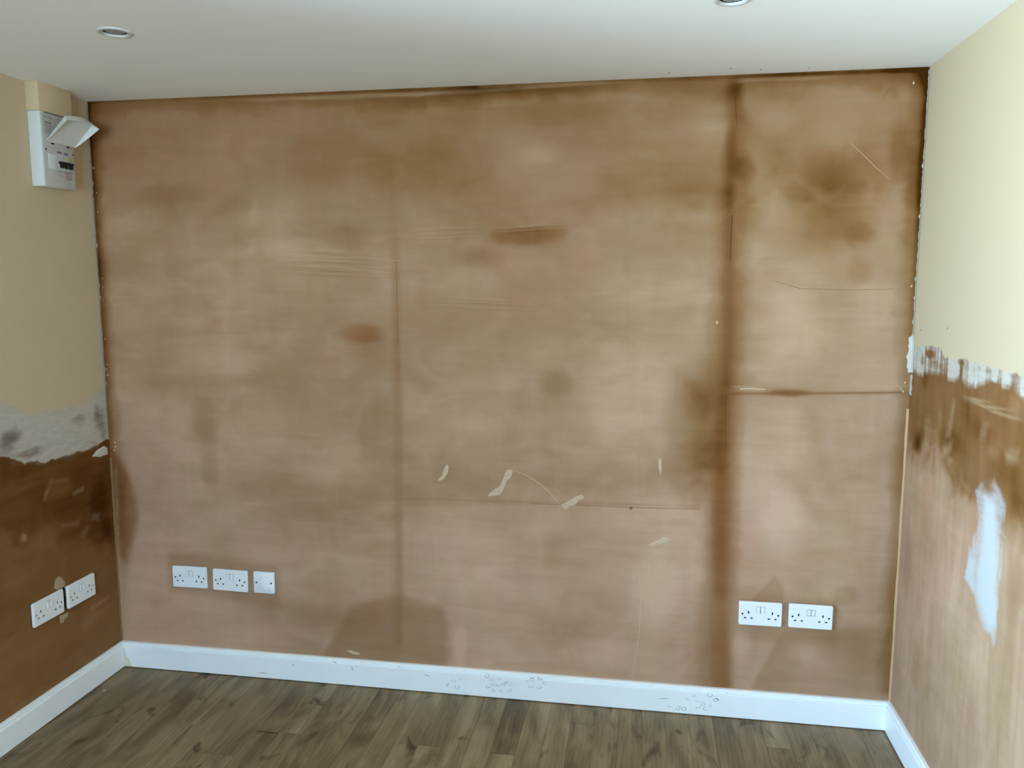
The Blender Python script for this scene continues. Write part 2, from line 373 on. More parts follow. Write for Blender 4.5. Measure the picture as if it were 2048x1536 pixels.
# ---------------------------------------------------------------- back wall: five skimmed plasterboards
SEAM1, SEAM2 = 1.1822, 2.3595
SEAMH1, SEAMH2 = 0.7483, 1.1779
def back_stains(u, v):
    s = Stain(u, v, 11)
    s.put('damp_shade', 0.235, np.ones(u.shape)); s.below([(-0.1094, 0.8877), (1.1967, 1.4827), (2.0745, 1.9849), (2.9372, 2.1908)], -0.05, 0.4, 'damp_shade', above=True); s.vband([(0.2664, 2.3883)+(0.4,0.9,-0.06), (0.1082, -0.1439)+(0.4,0.9,-0.06)], warp=0.2)
    # upper part darker: damp plus some light falloff painted in, soft lower limits
    s.below([(-0.0398, 1.8197), (0.4329, 1.8035), (0.7500, 1.8346), (1.1848, 1.8361), (1.4743, 1.7107), (1.8258, 1.7071), (1.9106, 1.7735), (2.3560, 1.8161)], 0.12, 0.05, 'damp_shade', rag=0.05, above=True)
    s.below([(-0.0274, 1.9861), (0.8318, 1.9656), (1.5641, 1.9481), (2.3479, 2.0573), (2.9539, 1.9149)], 0.05, 0.16, 'damp_shade', rag=0.08, above=True)
    s.below([(-0.0944, 1.0883), (1.1954, 1.4108), (2.0835, 1.5532), (2.9721, 1.6160)], 0.07, 0.35, 'damp_shade', rag=0.1, above=True)
    for c, r, a, rot in (
        ((0.9084, 1.9813), (0.32,0.13), 0.07, 0), ((0.2442, 2.0339), (0.26,0.12), 0.05, 10), ((1.3866, 1.9524), (0.24,0.15), 0.12, 0), ((1.7881, 2.1160), (0.28,0.08), 0.12, 0),
        ((1.1320, 1.9584), (0.09,0.10), 0.05, 0), ((2.0766, 1.8867), (0.30,0.10), 0.10, 8), ((2.2422, 1.8344), (0.14,0.08), 0.14, 0), ((0.2952, 1.8695), (0.20,0.06), 0.10, 0),
        ((0.9951, 1.7155), (0.13,0.06), 0.12, 0), ((1.6694, 1.7087), (0.20,0.045), 0.22, 4), ((1.4918, 1.6325), (0.12,0.05), 0.10, 0), ((1.7600, 1.1852), (0.09,0.075), 0.14, 0),
        ((0.8224, 1.6994), (0.14,0.06), 0.06, 0), ((0.7246, 1.1832), (0.16,0.10), 0.08, 0), ((0.4111, 1.0031), (0.08,0.17), 0.14, 0), ((0.2617, 1.3090), (0.12,0.15), 0.06, 0),
        ((0.4228, 0.8270), (0.05,0.10), 0.10, 0), ((0.6288, 0.8153), (0.25,0.12), 0.06, 0), ((0.7714, 0.2652), (0.35,0.10), 0.10, 0), ((0.1751, 0.2236), (0.12,0.12), 0.04, 0),
        ((2.2319, 1.0023), (0.12,0.30), 0.14, 0), ((1.7843, 0.2781), (0.20,0.12), 0.08, 0), ((1.7637, 0.6000), (0.06,0.10), 0.03, 0),
        ((2.6211, 1.8991), (0.17,0.14), 0.20, 0), ((2.7049, 1.7623), (0.16,0.14), 0.22, -25), ((2.6554, 1.8269), (0.21,0.22), 0.16, -20), ((2.7621, 1.6976), (0.07,0.05), 0.20, 0), ((2.7602, 1.5848), (0.05,0.06), 0.14, 0),
        ((2.4951, 1.9259), (0.09,0.10), 0.12, 0), ((2.5365, 1.6836), (0.14,0.08), 0.08, 0), ((2.8616, 1.9638), (0.05,0.14), 0.22, 0), ((2.4856, 2.1627), (0.24,0.05), 0.12, 0),
        ((2.5575, 1.1758), (0.09,0.022), 0.34, 0), ((2.7933, 0.2974), (0.14,0.09), 0.12, 0), ((2.7680, 0.4765), (0.06,0.04), 0.10, 0), ((2.6344, 0.8939), (0.12,0.12), 0.05, 0),
        ((2.4065, 1.7502), (0.06,0.10), 0.16, 0), ((2.3847, 1.9125), (0.05,0.06), 0.16, 0)):
        s.blob(c, r, a, 0.75, rot)
    # drier, paler clouds
    for c, r, a, rot in (((0.7823, 1.6636), (0.30,0.10), -0.10, 0), ((2.0667, 1.5532), (0.34,0.14), -0.06, 8), ((1.4551, 1.5363), (0.20,0.10), -0.10, 0), ((2.0234, 1.1377), (0.28,0.26), -0.14, 0),
        ((0.5264, 1.2554), (0.20,0.10), -0.07, 0), ((2.5487, 1.3867), (0.16,0.16), -0.14, 0), ((2.5967, 1.0139), (0.20,0.14), -0.02, 0), ((2.5435, 0.7138), (0.13,0.16), -0.14, 0),
        ((1.4669, 0.5457), (0.24,0.22), -0.09, 0), ((2.1242, 0.4531), (0.13,0.24), -0.18, 0), ((1.9133, 0.2108), (0.26,0.10), -0.08, 0), ((1.4070, 0.1913), (0.045,0.13), -0.14, 0),
        ((2.4250, 0.2692), (0.06,0.10), -0.12, 0), ((2.6961, 0.2532), (0.12,0.06), -0.08, 0), ((1.7033, 1.9782), (0.13,0.06), -0.12, 0), ((2.2680, 2.0598), (0.09,0.10), -0.14, 0), ((2.4894, 2.0686), (0.09,0.06), -0.12, 0)):
        s.blob(c, r, a, 0.8, rot)
    # a redder bloom left of the first joint
    s.blob((1.0427, 1.3587), (0.125,0.055), 0.26, 0.7); s.blob((1.0795, 1.3005), (0.10,0.09), 0.10, 0.8); s.blob((1.0426, 1.3550), (0.14,0.08), 0.7, 0.9, key='red')
    # lower left darker pour mark with its hard right end
    s.poly([(0.8469, 0.0666), (0.9761, 0.3095), (1.1761, 0.3725), (1.3410, 0.3343), (1.3653, 0.2672), (1.3476, 0.0671)], 0.16, 0.022)
    s.poly([(1.1941, 0.7194), (2.2894, 0.7696), (2.3365, 0.0544), (1.1682, -0.0496)], -0.04, 0.006, rag=0.002)
    s.poly([(1.7307, 0.6358), (1.7962, 0.6429), (1.7970, 0.5305), (1.7184, 0.5259)], 0.03, 0.02)
    s.below([(-0.1480, 0.3706), (1.1815, 0.6650), (2.3542, 0.8652), (3.0161, 0.8918)], -0.07, 0.14, 'damp_shade', rag=0.08)
    s.below([(-0.1401, 0.4758), (1.1829, 0.7418), (3.0099, 0.9933)], 0.12, 0.12, 'red', rag=0.1)
    s.poly([(1.3812, 0.5023), (2.2526, 0.5534), (2.2658, 0.0673), (1.3769, 0.0695)], -0.04, 0.06, rag=0.03)
    # joint 1, left of the middle
    s.vband([(1.1869, 2.1279)+(0.05,0.05,0.0), (1.1835, 1.7663)+(0.06,0.04,0.06), (1.1856, 1.5899)+(0.025,0.02,0.10), (1.1846, 1.3382)+(0.035,0.02,0.16), (1.1826, 0.9315)+(0.035,0.025,0.10), (1.1724, 0.1734)+(0.035,0.025,0.09)], warp=0.2)
    # joint 2, the long dark stripe on the right
    s.vband([(2.3463, 2.1994)+(0.05,0.04,0.26), (2.3479, 2.0573)+(0.045,0.06,0.26), (2.3464, 1.9133)+(0.06,0.09,0.30), (2.3496, 1.7182)+(0.09,0.085,0.32), (2.3507, 1.4860)+(0.085,0.085,0.34), (2.3497, 1.3170)+(0.085,0.085,0.36), (2.3464, 1.2143)+(0.14,0.075,0.40),
             (2.3508, 0.9710)+(0.17,0.08,0.44), (2.3566, 0.6864)+(0.12,0.08,0.44), (2.3607, 0.4499)+(0.11,0.07,0.38), (2.3630, 0.3204)+(0.13,0.055,0.34), (2.3689, 0.2462)+(0.15,0.045,0.34), (2.3823, 0.0965)+(0.14,0.035,0.38)], warp=0.25)
    s.vband([(2.3352, 2.0577)+(0.03,0.03,0.12), (2.3377, 1.7838)+(0.035,0.03,0.14), (2.3480, 1.3170)+(0.03,0.03,0.10), (2.3341, 0.9704)+(0.06,0.05,0.18), (2.3367, 0.6130)+(0.04,0.06,0.16), (2.3510, 0.4308)+(0.03,0.03,0.08)], warp=0.3)
    s.blob((2.2701, 1.1435), (0.10,0.09), 0.14, 0.8); s.blob((2.3926, 1.2152), (0.07,0.05), 0.10, 0.8); s.blob((2.2442, 0.8607), (0.09,0.16), 0.10, 0.8)
    s.vband([(2.3389, 2.1368)+(0.08,0.08,0.3), (2.3565, 0.7941)+(0.12,0.09,0.45), (2.3702, 0.0954)+(0.12,0.06,0.4)], key='red', warp=0.3)
    # horizontal joint in the right bay
    s.hband([(2.3644, 1.1681)+(0.012,0.010,0.20), (2.5252, 1.1717)+(0.014,0.012,0.24), (2.7494, 1.1783)+(0.010,0.010,0.20), (2.9244, 1.1838)+(0.010,0.010,0.22)], warp=0.2)
    s.hband([(2.3769, 1.1908)+(0.006,0.008,0.30), (2.4755, 1.1928)+(0.006,0.006,0.0), (2.7484, 1.1985)+(0.006,0.006,0.12), (2.9201, 1.2037)+(0.006,0.006,0.25)], key='chalk', warp=0.2)
    s.hband([(1.1927, 0.7461)+(0.006,0.012,0.05), (2.2725, 0.7652)+(0.006,0.012,0.10)], warp=0.1)
    # wet along the ceiling, plus a thin painted shade line
    s.hband([(-0.0104, 2.2132)+(0.08,0.02,0.30), (0.1740, 2.2066)+(0.07,0.02,0.28), (0.6879, 2.2038)+(0.06,0.02,0.22), (1.1372, 2.1974)+(0.06,0.02,0.26), (1.4949, 2.2006)+(0.07,0.02,0.46), (1.7705, 2.1965)+(0.05,0.02,0.40), (1.9879, 2.2010)+(0.04,0.02,0.22),
             (2.1351, 2.1999)+(0.08,0.02,0.26), (2.3432, 2.1995)+(0.09,0.02,0.24), (2.4839, 2.2063)+(0.04,0.02,0.30), (2.6985, 2.2006)+(0.07,0.02,0.30), (2.9365, 2.2029)+(0.09,0.02,0.34)], warp=0.5)
    s.hband([(-0.0102, 2.2168)+(0.014,0.02,0.22), (1.0274, 2.2134)+(0.012,0.02,0.30), (1.7364, 2.2141)+(0.014,0.02,0.30), (2.9360, 2.2104)+(0.016,0.02,0.45)], warp=0.2)  # shade of the gap at the ceiling, put into the mask
    s.hband([(0.5328, 2.2025)+(0.010,0.010,0.0), (0.6876, 2.1968)+(0.010,0.010,0.18), (1.3179, 2.1957)+(0.010,0.010,0.34), (1.4949, 2.1956)+(0.008,0.010,0.10), (1.8379, 2.2069)+(0.008,0.010,0.24), (2.0699, 2.2057)+(0.006,0.008,0.0)], key='chalk', warp=0.4)
    s.hband([(2.3559, 2.1975)+(0.010,0.010,0.20), (2.6076, 2.1951)+(0.008,0.008,0.16), (2.6685, 2.1957)+(0.006,0.008,0.0)], key='chalk', warp=0.4)
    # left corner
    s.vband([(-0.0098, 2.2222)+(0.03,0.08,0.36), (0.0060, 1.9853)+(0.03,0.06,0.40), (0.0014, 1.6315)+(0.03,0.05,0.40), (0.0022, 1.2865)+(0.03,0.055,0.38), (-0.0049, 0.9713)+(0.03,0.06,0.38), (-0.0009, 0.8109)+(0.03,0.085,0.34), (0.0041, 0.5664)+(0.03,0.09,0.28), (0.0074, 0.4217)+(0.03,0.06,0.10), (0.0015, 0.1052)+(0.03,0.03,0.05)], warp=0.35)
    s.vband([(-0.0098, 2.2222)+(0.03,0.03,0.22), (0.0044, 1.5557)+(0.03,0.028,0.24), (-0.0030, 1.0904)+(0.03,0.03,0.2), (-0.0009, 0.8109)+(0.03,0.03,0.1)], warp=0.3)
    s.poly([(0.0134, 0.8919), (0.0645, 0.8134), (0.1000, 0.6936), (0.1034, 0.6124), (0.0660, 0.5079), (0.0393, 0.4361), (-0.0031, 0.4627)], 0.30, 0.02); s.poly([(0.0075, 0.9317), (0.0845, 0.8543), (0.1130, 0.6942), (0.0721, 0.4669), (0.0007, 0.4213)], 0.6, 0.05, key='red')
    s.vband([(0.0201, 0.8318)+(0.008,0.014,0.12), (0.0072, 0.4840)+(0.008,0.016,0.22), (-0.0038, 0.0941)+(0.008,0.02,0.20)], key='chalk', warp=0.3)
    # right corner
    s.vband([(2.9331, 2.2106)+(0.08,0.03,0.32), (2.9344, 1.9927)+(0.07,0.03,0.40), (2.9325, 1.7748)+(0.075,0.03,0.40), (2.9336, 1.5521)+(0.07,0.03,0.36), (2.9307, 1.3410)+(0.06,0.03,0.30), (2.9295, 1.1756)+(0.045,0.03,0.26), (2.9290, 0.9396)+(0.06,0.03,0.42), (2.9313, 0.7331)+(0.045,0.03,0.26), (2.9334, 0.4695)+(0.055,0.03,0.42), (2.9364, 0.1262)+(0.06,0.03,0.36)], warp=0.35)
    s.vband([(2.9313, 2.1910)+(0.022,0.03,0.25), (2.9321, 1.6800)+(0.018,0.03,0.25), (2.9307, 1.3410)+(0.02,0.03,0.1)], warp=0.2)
    # darker halos round the accessories
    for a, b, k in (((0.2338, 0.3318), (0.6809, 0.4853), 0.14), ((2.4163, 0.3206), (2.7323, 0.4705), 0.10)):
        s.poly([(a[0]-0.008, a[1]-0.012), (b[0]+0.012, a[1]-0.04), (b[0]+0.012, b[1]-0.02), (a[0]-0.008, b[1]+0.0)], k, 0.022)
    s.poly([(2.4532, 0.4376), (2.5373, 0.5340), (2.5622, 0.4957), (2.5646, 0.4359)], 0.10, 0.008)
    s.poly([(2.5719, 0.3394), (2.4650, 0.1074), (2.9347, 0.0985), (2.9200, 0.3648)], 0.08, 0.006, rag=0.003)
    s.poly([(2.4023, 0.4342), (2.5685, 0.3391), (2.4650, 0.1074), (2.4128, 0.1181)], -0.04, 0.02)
    # trowel-line relief painted flat, pale stroke over a shade stroke, and veils of filler
    for a, b, wv in (((0.6255, 1.6648), (1.1810, 1.6395), 0.004), ((0.6634, 1.6281), (1.2546, 1.6038), 0.005), ((0.7016, 1.5987), (1.1984, 1.5756), 0.004), ((1.1267, 1.7142), (1.5813, 1.7233), 0.004), ((1.4564, 1.7247), (1.8769, 1.7454), 0.004), ((1.2340, 1.4828), (1.7758, 1.4635), 0.004)):
        for k in range(3):
            o = (k-1)*0.011
            s.hband([(a[0]+k*0.03, a[1]+o, 0.004, 0.004, 0.0), ((a[0]+b[0])/2, (a[1]+b[1])/2+o+0.006*math.sin(k*2+a[0]*9), 0.004, 0.005, 0.16), (b[0]-k*0.04, b[1]+o, 0.004, 0.004, 0.0)], key='chalk', warp=0.5)
            s.hband([(a[0]+k*0.03, a[1]+o-0.006, 0.004, 0.004, 0.0), ((a[0]+b[0])/2, (a[1]+b[1])/2+o-0.006+0.006*math.sin(k*2+a[0]*9), 0.005, 0.004, 0.10), (b[0]-k*0.04, b[1]+o-0.006, 0.004, 0.004, 0.0)], warp=0.5)
    s.poly([(2.1029, 0.6276), (2.1689, 0.6403), (2.1663, 0.1544), (2.0451, 0.1252), (2.0483, 0.5414)], 0.16, 0.03, key='chalk')
    s.poly([(1.7847, 0.2202), (1.8399, 0.2244), (1.8630, 0.1197), (1.7817, 0.1130)], 0.10, 0.012, key='chalk')
    return s.mottle()
M_BRICK = simple('board_backing', (120, 110, 100), 0.9)
wall_back = tag(link('wall_back', box_me('wall_back', (-0.1, 0.0125, -0.05), (W+0.1, 0.15, H+0.05)), M_BRICK), kind='structure')
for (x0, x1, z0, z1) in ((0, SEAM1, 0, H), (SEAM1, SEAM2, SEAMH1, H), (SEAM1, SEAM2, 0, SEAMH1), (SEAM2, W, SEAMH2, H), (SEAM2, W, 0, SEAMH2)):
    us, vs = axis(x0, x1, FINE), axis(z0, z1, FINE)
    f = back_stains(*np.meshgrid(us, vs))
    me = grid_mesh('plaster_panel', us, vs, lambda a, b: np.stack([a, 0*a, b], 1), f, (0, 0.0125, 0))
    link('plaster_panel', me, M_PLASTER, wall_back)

# ---------------------------------------------------------------- left wall
def left_stains(u, v):
    s = Stain(u, v, 31)
    s.put('damp_shade', 0.72, np.ones(u.shape))
    s.below([(-0.5659, 0.7007), (-0.3508, 0.6116), (-0.1749, 0.5624), (-0.0101, 0.4664)], 0.16, 0.05, 'damp_shade', above=True, rag=0.06)
    s.below([(-0.5951, 0.4133), (-0.3272, 0.3507), (0.0024, 0.2737)], -0.12, 0.08, 'damp_shade', rag=0.05)
    for c, r, a in (((-0.3706, 0.6547), (0.10,0.06), -0.16), ((-0.4709, 0.6870), (0.02,0.02), -0.25), ((-0.2824, 0.8032), (0.10,0.05), -0.10), ((-0.4723, 0.7833), (0.12,0.05), -0.06), ((-0.0760, 0.7099), (0.08,0.14), 0.10), ((-0.0445, 0.5801), (0.05,0.08), 0.12), ((-0.5172, 0.5545), (0.10,0.06), -0.08), ((-0.1742, 0.2855), (0.07,0.08), -0.08), ((-0.2908, 0.2001), (0.10,0.05), 0.05)):
        s.blob(c, r, a, 0.8)
    for p, a in (([(-0.3667, 0.7892), (-0.3317, 0.8523), (-0.3124, 0.8512), (-0.3532, 0.7819)], 0.16), ([(-0.2214, 0.7722), (-0.1585, 0.7865), (-0.1600, 0.7714), (-0.2144, 0.7628)], 0.20), ([(-0.3179, 0.8452), (-0.2433, 0.8398), (-0.2445, 0.8270), (-0.3189, 0.8346)], 0.12), ([(-0.2949, 0.6769), (-0.1924, 0.6610), (-0.1995, 0.6439), (-0.2813, 0.6615)], 0.12), ([(-0.1233, 0.6639), (-0.0809, 0.6595), (-0.0895, 0.6301), (-0.1337, 0.6434)], 0.16), ([(-0.1800, 0.6224), (-0.1464, 0.6276), (-0.1721, 0.5907), (-0.1933, 0.5976)], 0.10), ([(-0.1714, 0.3143), (-0.0668, 0.3183), (-0.0675, 0.3103), (-0.1669, 0.3025)], 0.16), ([(-0.4698, 0.6989), (-0.4550, 0.6907), (-0.4570, 0.6702), (-0.4718, 0.6785)], 0.3)):
        s.poly(p, a, 0.008, key='chalk', rag=0.006)
    s.hband([(-0.5981, 0.3837)+(0.004,0.004,0.14), (-0.4686, 0.3749)+(0.004,0.004,0.10), (-0.4595, 0.3745)+(0.004,0.004,0.0)], warp=0.1)
    s.below([(-0.5360, 0.9946), (-0.3371, 0.9436), (-0.2303, 0.9449), (-0.0147, 0.9503), (0.0, 0.9503)], 0.8, 0.012, 'grime', above=True)
    # old white paint with a torn lower edge, cream emulsion above
    s.below([(-0.5377, 0.9783), (-0.4800, 0.9657), (-0.4347, 0.9368), (-0.3777, 0.9382), (-0.3399, 0.9155), (-0.3005, 0.9212), (-0.2321, 0.9267), (-0.1533, 0.9233), (-0.1121, 0.9225), (-0.0162, 0.9347), (0.0, 0.9347)], 1.0, 0.006, 'white', above=True, rag=0.012)
    s.below([(-0.5402, 0.9538), (-0.3207, 0.9148), (-0.2200, 0.9185)], 0.35, 0.04, 'white', mode='max', above=True, rag=0.02)
    for c, r, a in (((-0.5041, 1.0214), (0.09,0.085), -0.62), ((-0.4207, 0.9650), (0.07,0.035), -0.55), ((-0.3628, 0.9704), (0.05,0.035), -0.40), ((-0.1605, 1.0422), (0.075,0.035), -0.50), ((-0.0457, 1.0229), (0.06,0.075), -0.55), ((-0.0881, 0.9390), (0.05,0.02), -0.35), ((-0.0288, 0.9569), (0.04,0.07), -0.4), ((-0.0640, 1.0707), (0.03,0.05), -0.3), ((-0.4576, 1.0378), (0.10,0.03), -0.25)):
        s.blob(c, r, a, 0.9, key='white')
    s.below([(-0.5195, 1.1571), (-0.3946, 1.1128), (-0.2543, 1.0872), (-0.1227, 1.0968), (-0.0649, 1.1192), (0.0045, 1.1491)], 1.0, 0.055, 'cream', above=True, rag=0.03)
    s.vband([(-0.0387, 2.2311)+(0.05,0.20,-0.42), (-0.0087, 1.9843)+(0.035,0.20,-0.48), (-0.0047, 1.5936)+(0.04,0.20,-0.48), (-0.0140, 1.1709)+(0.06,0.20,-0.5)], key='cream', warp=0.3)
    s.f['white'] = np.clip(s.f['white'], 0, 1); s.f['cream'] = np.clip(s.f['cream'], 0, 1)
    return s.mottle()
def side_axis(fine_to):
    return np.concatenate([axis(DOOR[1], -1.0, 0.03)[:-1], axis(-1.0, fine_to, 0.02)[:-1], axis(fine_to, 0, FINE)])
us, vs = side_axis(-0.72), axis(0, H, FINE)
f = left_stains(*np.meshgrid(us, vs))
wall_left = tag(link('wall_left', grid_mesh('wall_left', us, vs, lambda a, b: np.stack([0*a, a, b], 1), f, (-0.1, 0, 0)), M_PLASTER), kind='structure')
def plain_wall(name, a, b, along):
    us = axis(a[0], b[0], 0.06); vs = axis(a[1], b[1], 0.04); U, V = np.meshgrid(us, vs)
    s = Stain(U, V, 57); s.put('damp_shade', 0.55, np.ones(U.shape)); s.put('cream', 1.0, sstep(1.02, 1.08, V+0.04*s.n1)); s.put('white', 1.0, sstep(0.92, 0.98, V+0.05*s.n2))
    return grid_mesh(name, us, vs, along, s.mottle(), WALL_T[along])
AL = lambda a, b: np.stack([0*a, a, b], 1)
AR = lambda a, b: np.stack([0*a-0+0, a, b], 1)
AN = lambda a, b: np.stack([a, 0*a-DEPTH, b], 1)
WALL_T = {AL: (-0.1, 0, 0), AN: (0, -0.1, 0)}
link('wall_piece', plain_wall('wall_piece', (-DEPTH, 0), (DOOR[0], H), AL), M_PLASTER, wall_left)
link('wall_piece', plain_wall('wall_piece', (DOOR[0], DOOR[2]), (DOOR[1], H), AL), M_PLASTER, wall_left)
# ---------------------------------------------------------------- right wall
def right_stains(u, v):
    s = Stain(u, v, 71)
    s.put('damp_shade', 0.22, np.ones(u.shape))
    # wet band under the paint line, dropping towards the camera
    s.below([(0.1103, 0.9590), (-0.1443, 1.0127), (-0.3485, 1.0116), (-0.4965, 1.0041), (-0.6426, 0.9951), (-0.8438, 0.9770), (-1.3, 0.9343)], 0.46, 0.06, 'damp_shade', above=True, rag=0.07)
    for c, r, a in (((-0.1220, 1.0323), (0.07,0.07), 0.24), ((-0.3715, 1.0971), (0.14,0.05), 0.12), ((-0.5672, 1.1618), (0.12,0.06), 0.12), ((-0.7258, 1.0924), (0.12,0.06), 0.14), ((-0.8149, 1.0302), (0.08,0.06), 0.14), ((-0.4785, 1.2006), (0.06,0.05), 0.10),
                    ((-0.2838, 1.1476), (0.035,0.07), -0.12), ((-0.6505, 1.1196), (0.05,0.03), -0.10), ((-0.7509, 1.2552), (0.10,0.04), -0.16), ((-0.3472, 1.0187), (0.06,0.04), 0.08),
                    ((-0.0838, 0.6405), (0.05,0.16), 0.08), ((-0.1179, 0.8520), (0.07,0.08), 0.05), ((-0.8241, 0.8283), (0.07,0.12), 0.14), ((-0.4394, 0.7217), (0.12,0.22), -0.08), ((-0.6719, 0.5679), (0.18,0.12), -0.06), ((-0.2138, 0.3414), (0.06,0.10), 0.05), ((-0.4420, 0.8104), (0.03,0.20), 0.04), ((-0.1381, 1.2420), (0.05,0.05), 0.16)):
        s.blob(c, r, a, 0.85)
    s.put('damp_shade', 0.10, s.nv*np.ones(u.shape))
    for a, b in (((-0.4029, 1.2312), (-0.6433, 1.2441)), ((-0.4401, 1.2224), (-0.7533, 1.2413)), ((-0.5564, 1.2234), (-0.8010, 1.2278))):
        s.hband([a+(0.006,0.006,0.0), ((a[0]+b[0])/2, (a[1]+b[1])/2-0.004, 0.006, 0.008, 0.40), b+(0.006,0.006,0.05)], key='chalk', warp=0.5)
    for p, a in (([(-0.3695, 1.2122), (-0.3952, 1.2131), (-0.3694, 1.1083), (-0.3392, 1.1055)], 0.16), ([(-0.1581, 1.1346), (-0.2094, 1.1430), (-0.2120, 1.0348), (-0.1681, 1.0321)], 0.10), ([(-0.5779, 1.1900), (-0.6226, 1.1950), (-0.6017, 1.1420), (-0.5656, 1.1350)], 0.12), ([(-0.3292, 1.0740), (-0.3896, 1.1006), (-0.3778, 1.0620), (-0.3230, 1.0430)], 0.22), ([(-0.7186, 1.1340), (-0.7934, 1.1557), (-0.7896, 1.1192), (-0.7281, 1.1102)], 0.2), ([(-0.8419, 0.7989), (-0.8711, 0.8170), (-0.8768, 0.7835), (-0.8528, 0.7793)], 0.2)):
        s.poly(p, a, 0.012, key='chalk', rag=0.012)
    # white undercoat between cream and plaster
    s.below([(0.0172, 1.2535), (-0.0985, 1.2580), (-0.2617, 1.2686), (-0.3954, 1.2726), (-0.4499, 1.2653), (-0.5308, 1.2780), (-0.6105, 1.2981), (-0.6492, 1.2927), (-0.7295, 1.2882), (-0.7923, 1.2790), (-1.3, 1.2562)], 0.95, 0.022, 'white', above=True, rag=0.012)
    for c, r, a in (((-0.3548, 1.2935), (0.06,0.012), -0.35), ((-0.2152, 1.2967), (0.10,0.018), -0.25), ((-0.6356, 1.2885), (0.04,0.012), -0.3), ((-0.1669, 1.3259), (0.06,0.02), -0.75), ((-0.1048, 1.2984), (0.03,0.04), -0.6), ((-0.4042, 1.3240), (0.05,0.012), -0.55), ((-0.5706, 1.3193), (0.06,0.010), -0.35)):
        s.blob(c, r, a, 0.7, key='white')
    s.below([(0.0084, 1.3404), (-0.0634, 1.3458), (-0.2462, 1.3535), (-0.2837, 1.3242), (-0.4718, 1.3332), (-0.5986, 1.3325), (-0.6855, 1.3254), (-0.7839, 1.3280), (-1.3, 1.3132)], 1.0, 0.010, 'cream', above=True, rag=0.010)
    s.vband([(0.0128, 2.2016)+(0.035,0.2,-0.45), (0.0075, 1.7754)+(0.030,0.2,-0.45), (0.0090, 1.4223)+(0.03,0.2,-0.5), (0.0103, 1.3238)+(0.03,0.2,-0.5)], key='cream', warp=0.3)
    # the scraped white patch, streaked by the scraper
    s.poly([(-0.6239, 1.0503), (-0.6766, 1.0529), (-0.7481, 1.0103), (-0.7470, 0.9379), (-0.7478, 0.7742), (-0.7575, 0.7183), (-0.7451, 0.6923), (-0.7345, 0.6381), (-0.7020, 0.6730), (-0.6739, 0.6617), (-0.6003, 0.7213), (-0.5354, 0.7475), (-0.5540, 0.8337), (-0.5939, 0.9390), (-0.5680, 0.9950)], 0.50, 0.014, key='white', rag=0.014)
    s.poly([(-0.6340, 0.9928), (-0.6813, 0.9929), (-0.7112, 0.8870), (-0.7365, 0.7091), (-0.6950, 0.6791), (-0.6152, 0.7464), (-0.6342, 0.8874)], 0.42, 0.024, key='white', rag=0.012)
    s.poly([(-0.5468, 0.8174), (-0.5895, 0.8185), (-0.5971, 0.7393), (-0.5421, 0.7486)], 0.25, 0.01, key='white', rag=0.01)
    for c, r, a in (((-0.6357, 1.0349), (0.05,0.035), -0.30), ((-0.7337, 0.9198), (0.012,0.09), -0.22), ((-0.5889, 0.9133), (0.012,0.06), -0.26), ((-0.5630, 0.8574), (0.012,0.03), -0.22), ((-0.7324, 0.8306), (0.010,0.05), -0.16)):
        s.blob(c, r, a, 0.9, key='white')
    m = sstep(1.0823, 1.0449, s.v); s.f['white'] *= np.clip(1-(1-m)*(0.12-1.3*fbm(s.u*34, s.v*3.0, 277, 4)), 0, 1.3)
    s.poly([(-0.5231, 1.0450), (-0.7768, 1.1043), (-0.8515, 0.6689), (-0.5319, 0.5132)], 1.0, 0.02, key='pure')
    s.f['white'] = np.clip(s.f['white'], 0, 1); s.f['cream'] = np.clip(s.f['cream'], 0, 1)
    return s.mottle(0.75)
us = np.concatenate([axis(-DEPTH, -1.3, 0.05)[:-1], axis(-1.3, -1.06, 0.02)[:-1], axis(-1.06, 0, FINE)])
f = right_stains(*np.meshgrid(us, vs))
wall_right = tag(link('wall_right', grid_mesh('wall_right', us, vs, lambda a, b: np.stack([0*a+W, a, b], 1), f, (0.1, 0, 0)), M_PLASTER), kind='structure')
# ---------------------------------------------------------------- rear wall with its window (behind the camera)
wall_rear = tag(link('wall_rear', plain_wall('wall_rear', (0, 0), (WIN[0], H), AN), M_PLASTER), kind='structure')
for a, b in (((WIN[1], 0), (W, H)), ((WIN[0], 0), (WIN[1], WIN[2])), ((WIN[0], WIN[3]), (WIN[1], H))):
    link('wall_piece', plain_wall('wall_piece', a, b, AN), M_PLASTER, wall_rear)
def frame_bm(x0, x1, z0, z1, w, y0, y1):
    bm = bmesh.new()
    for a, b in (((x0, z0), (x0+w, z1)), ((x1-w, z0), (x1, z1)), ((x0+w, z0), (x1-w, z0+w)), ((x0+w, z1-w), (x1-w, z1))):
        box(bm, (a[0], y0, a[1]), (b[0], y1, b[1]), 0.004)
    return bm
win = tag(bpy.data.objects.new('window_1', None), kind='structure'); COL.objects.link(win); win.location = (0, -DEPTH-0.06, 0)
xm = (WIN[0]+WIN[1])/2
for a, b in ((WIN[0], xm), (xm, WIN[1])):
    link('window_frame', from_bm('window_frame', frame_bm(a, b, WIN[2], WIN[3], 0.06, -0.03, 0.03), 40), M_FRAME, win)
    link('pane', box_me('pane', (a+0.055, -0.003, WIN[2]+0.055), (b-0.055, 0.003, WIN[3]-0.055)), M_GLASS, win)
door = tag(bpy.data.objects.new('door_1', None), kind='structure'); COL.objects.link(door); door.location = (-0.06, DOOR[0], 0); door.rotation_euler = (0, 0, math.radians(90))
dw = (DOOR[1]-DOOR[0])/2
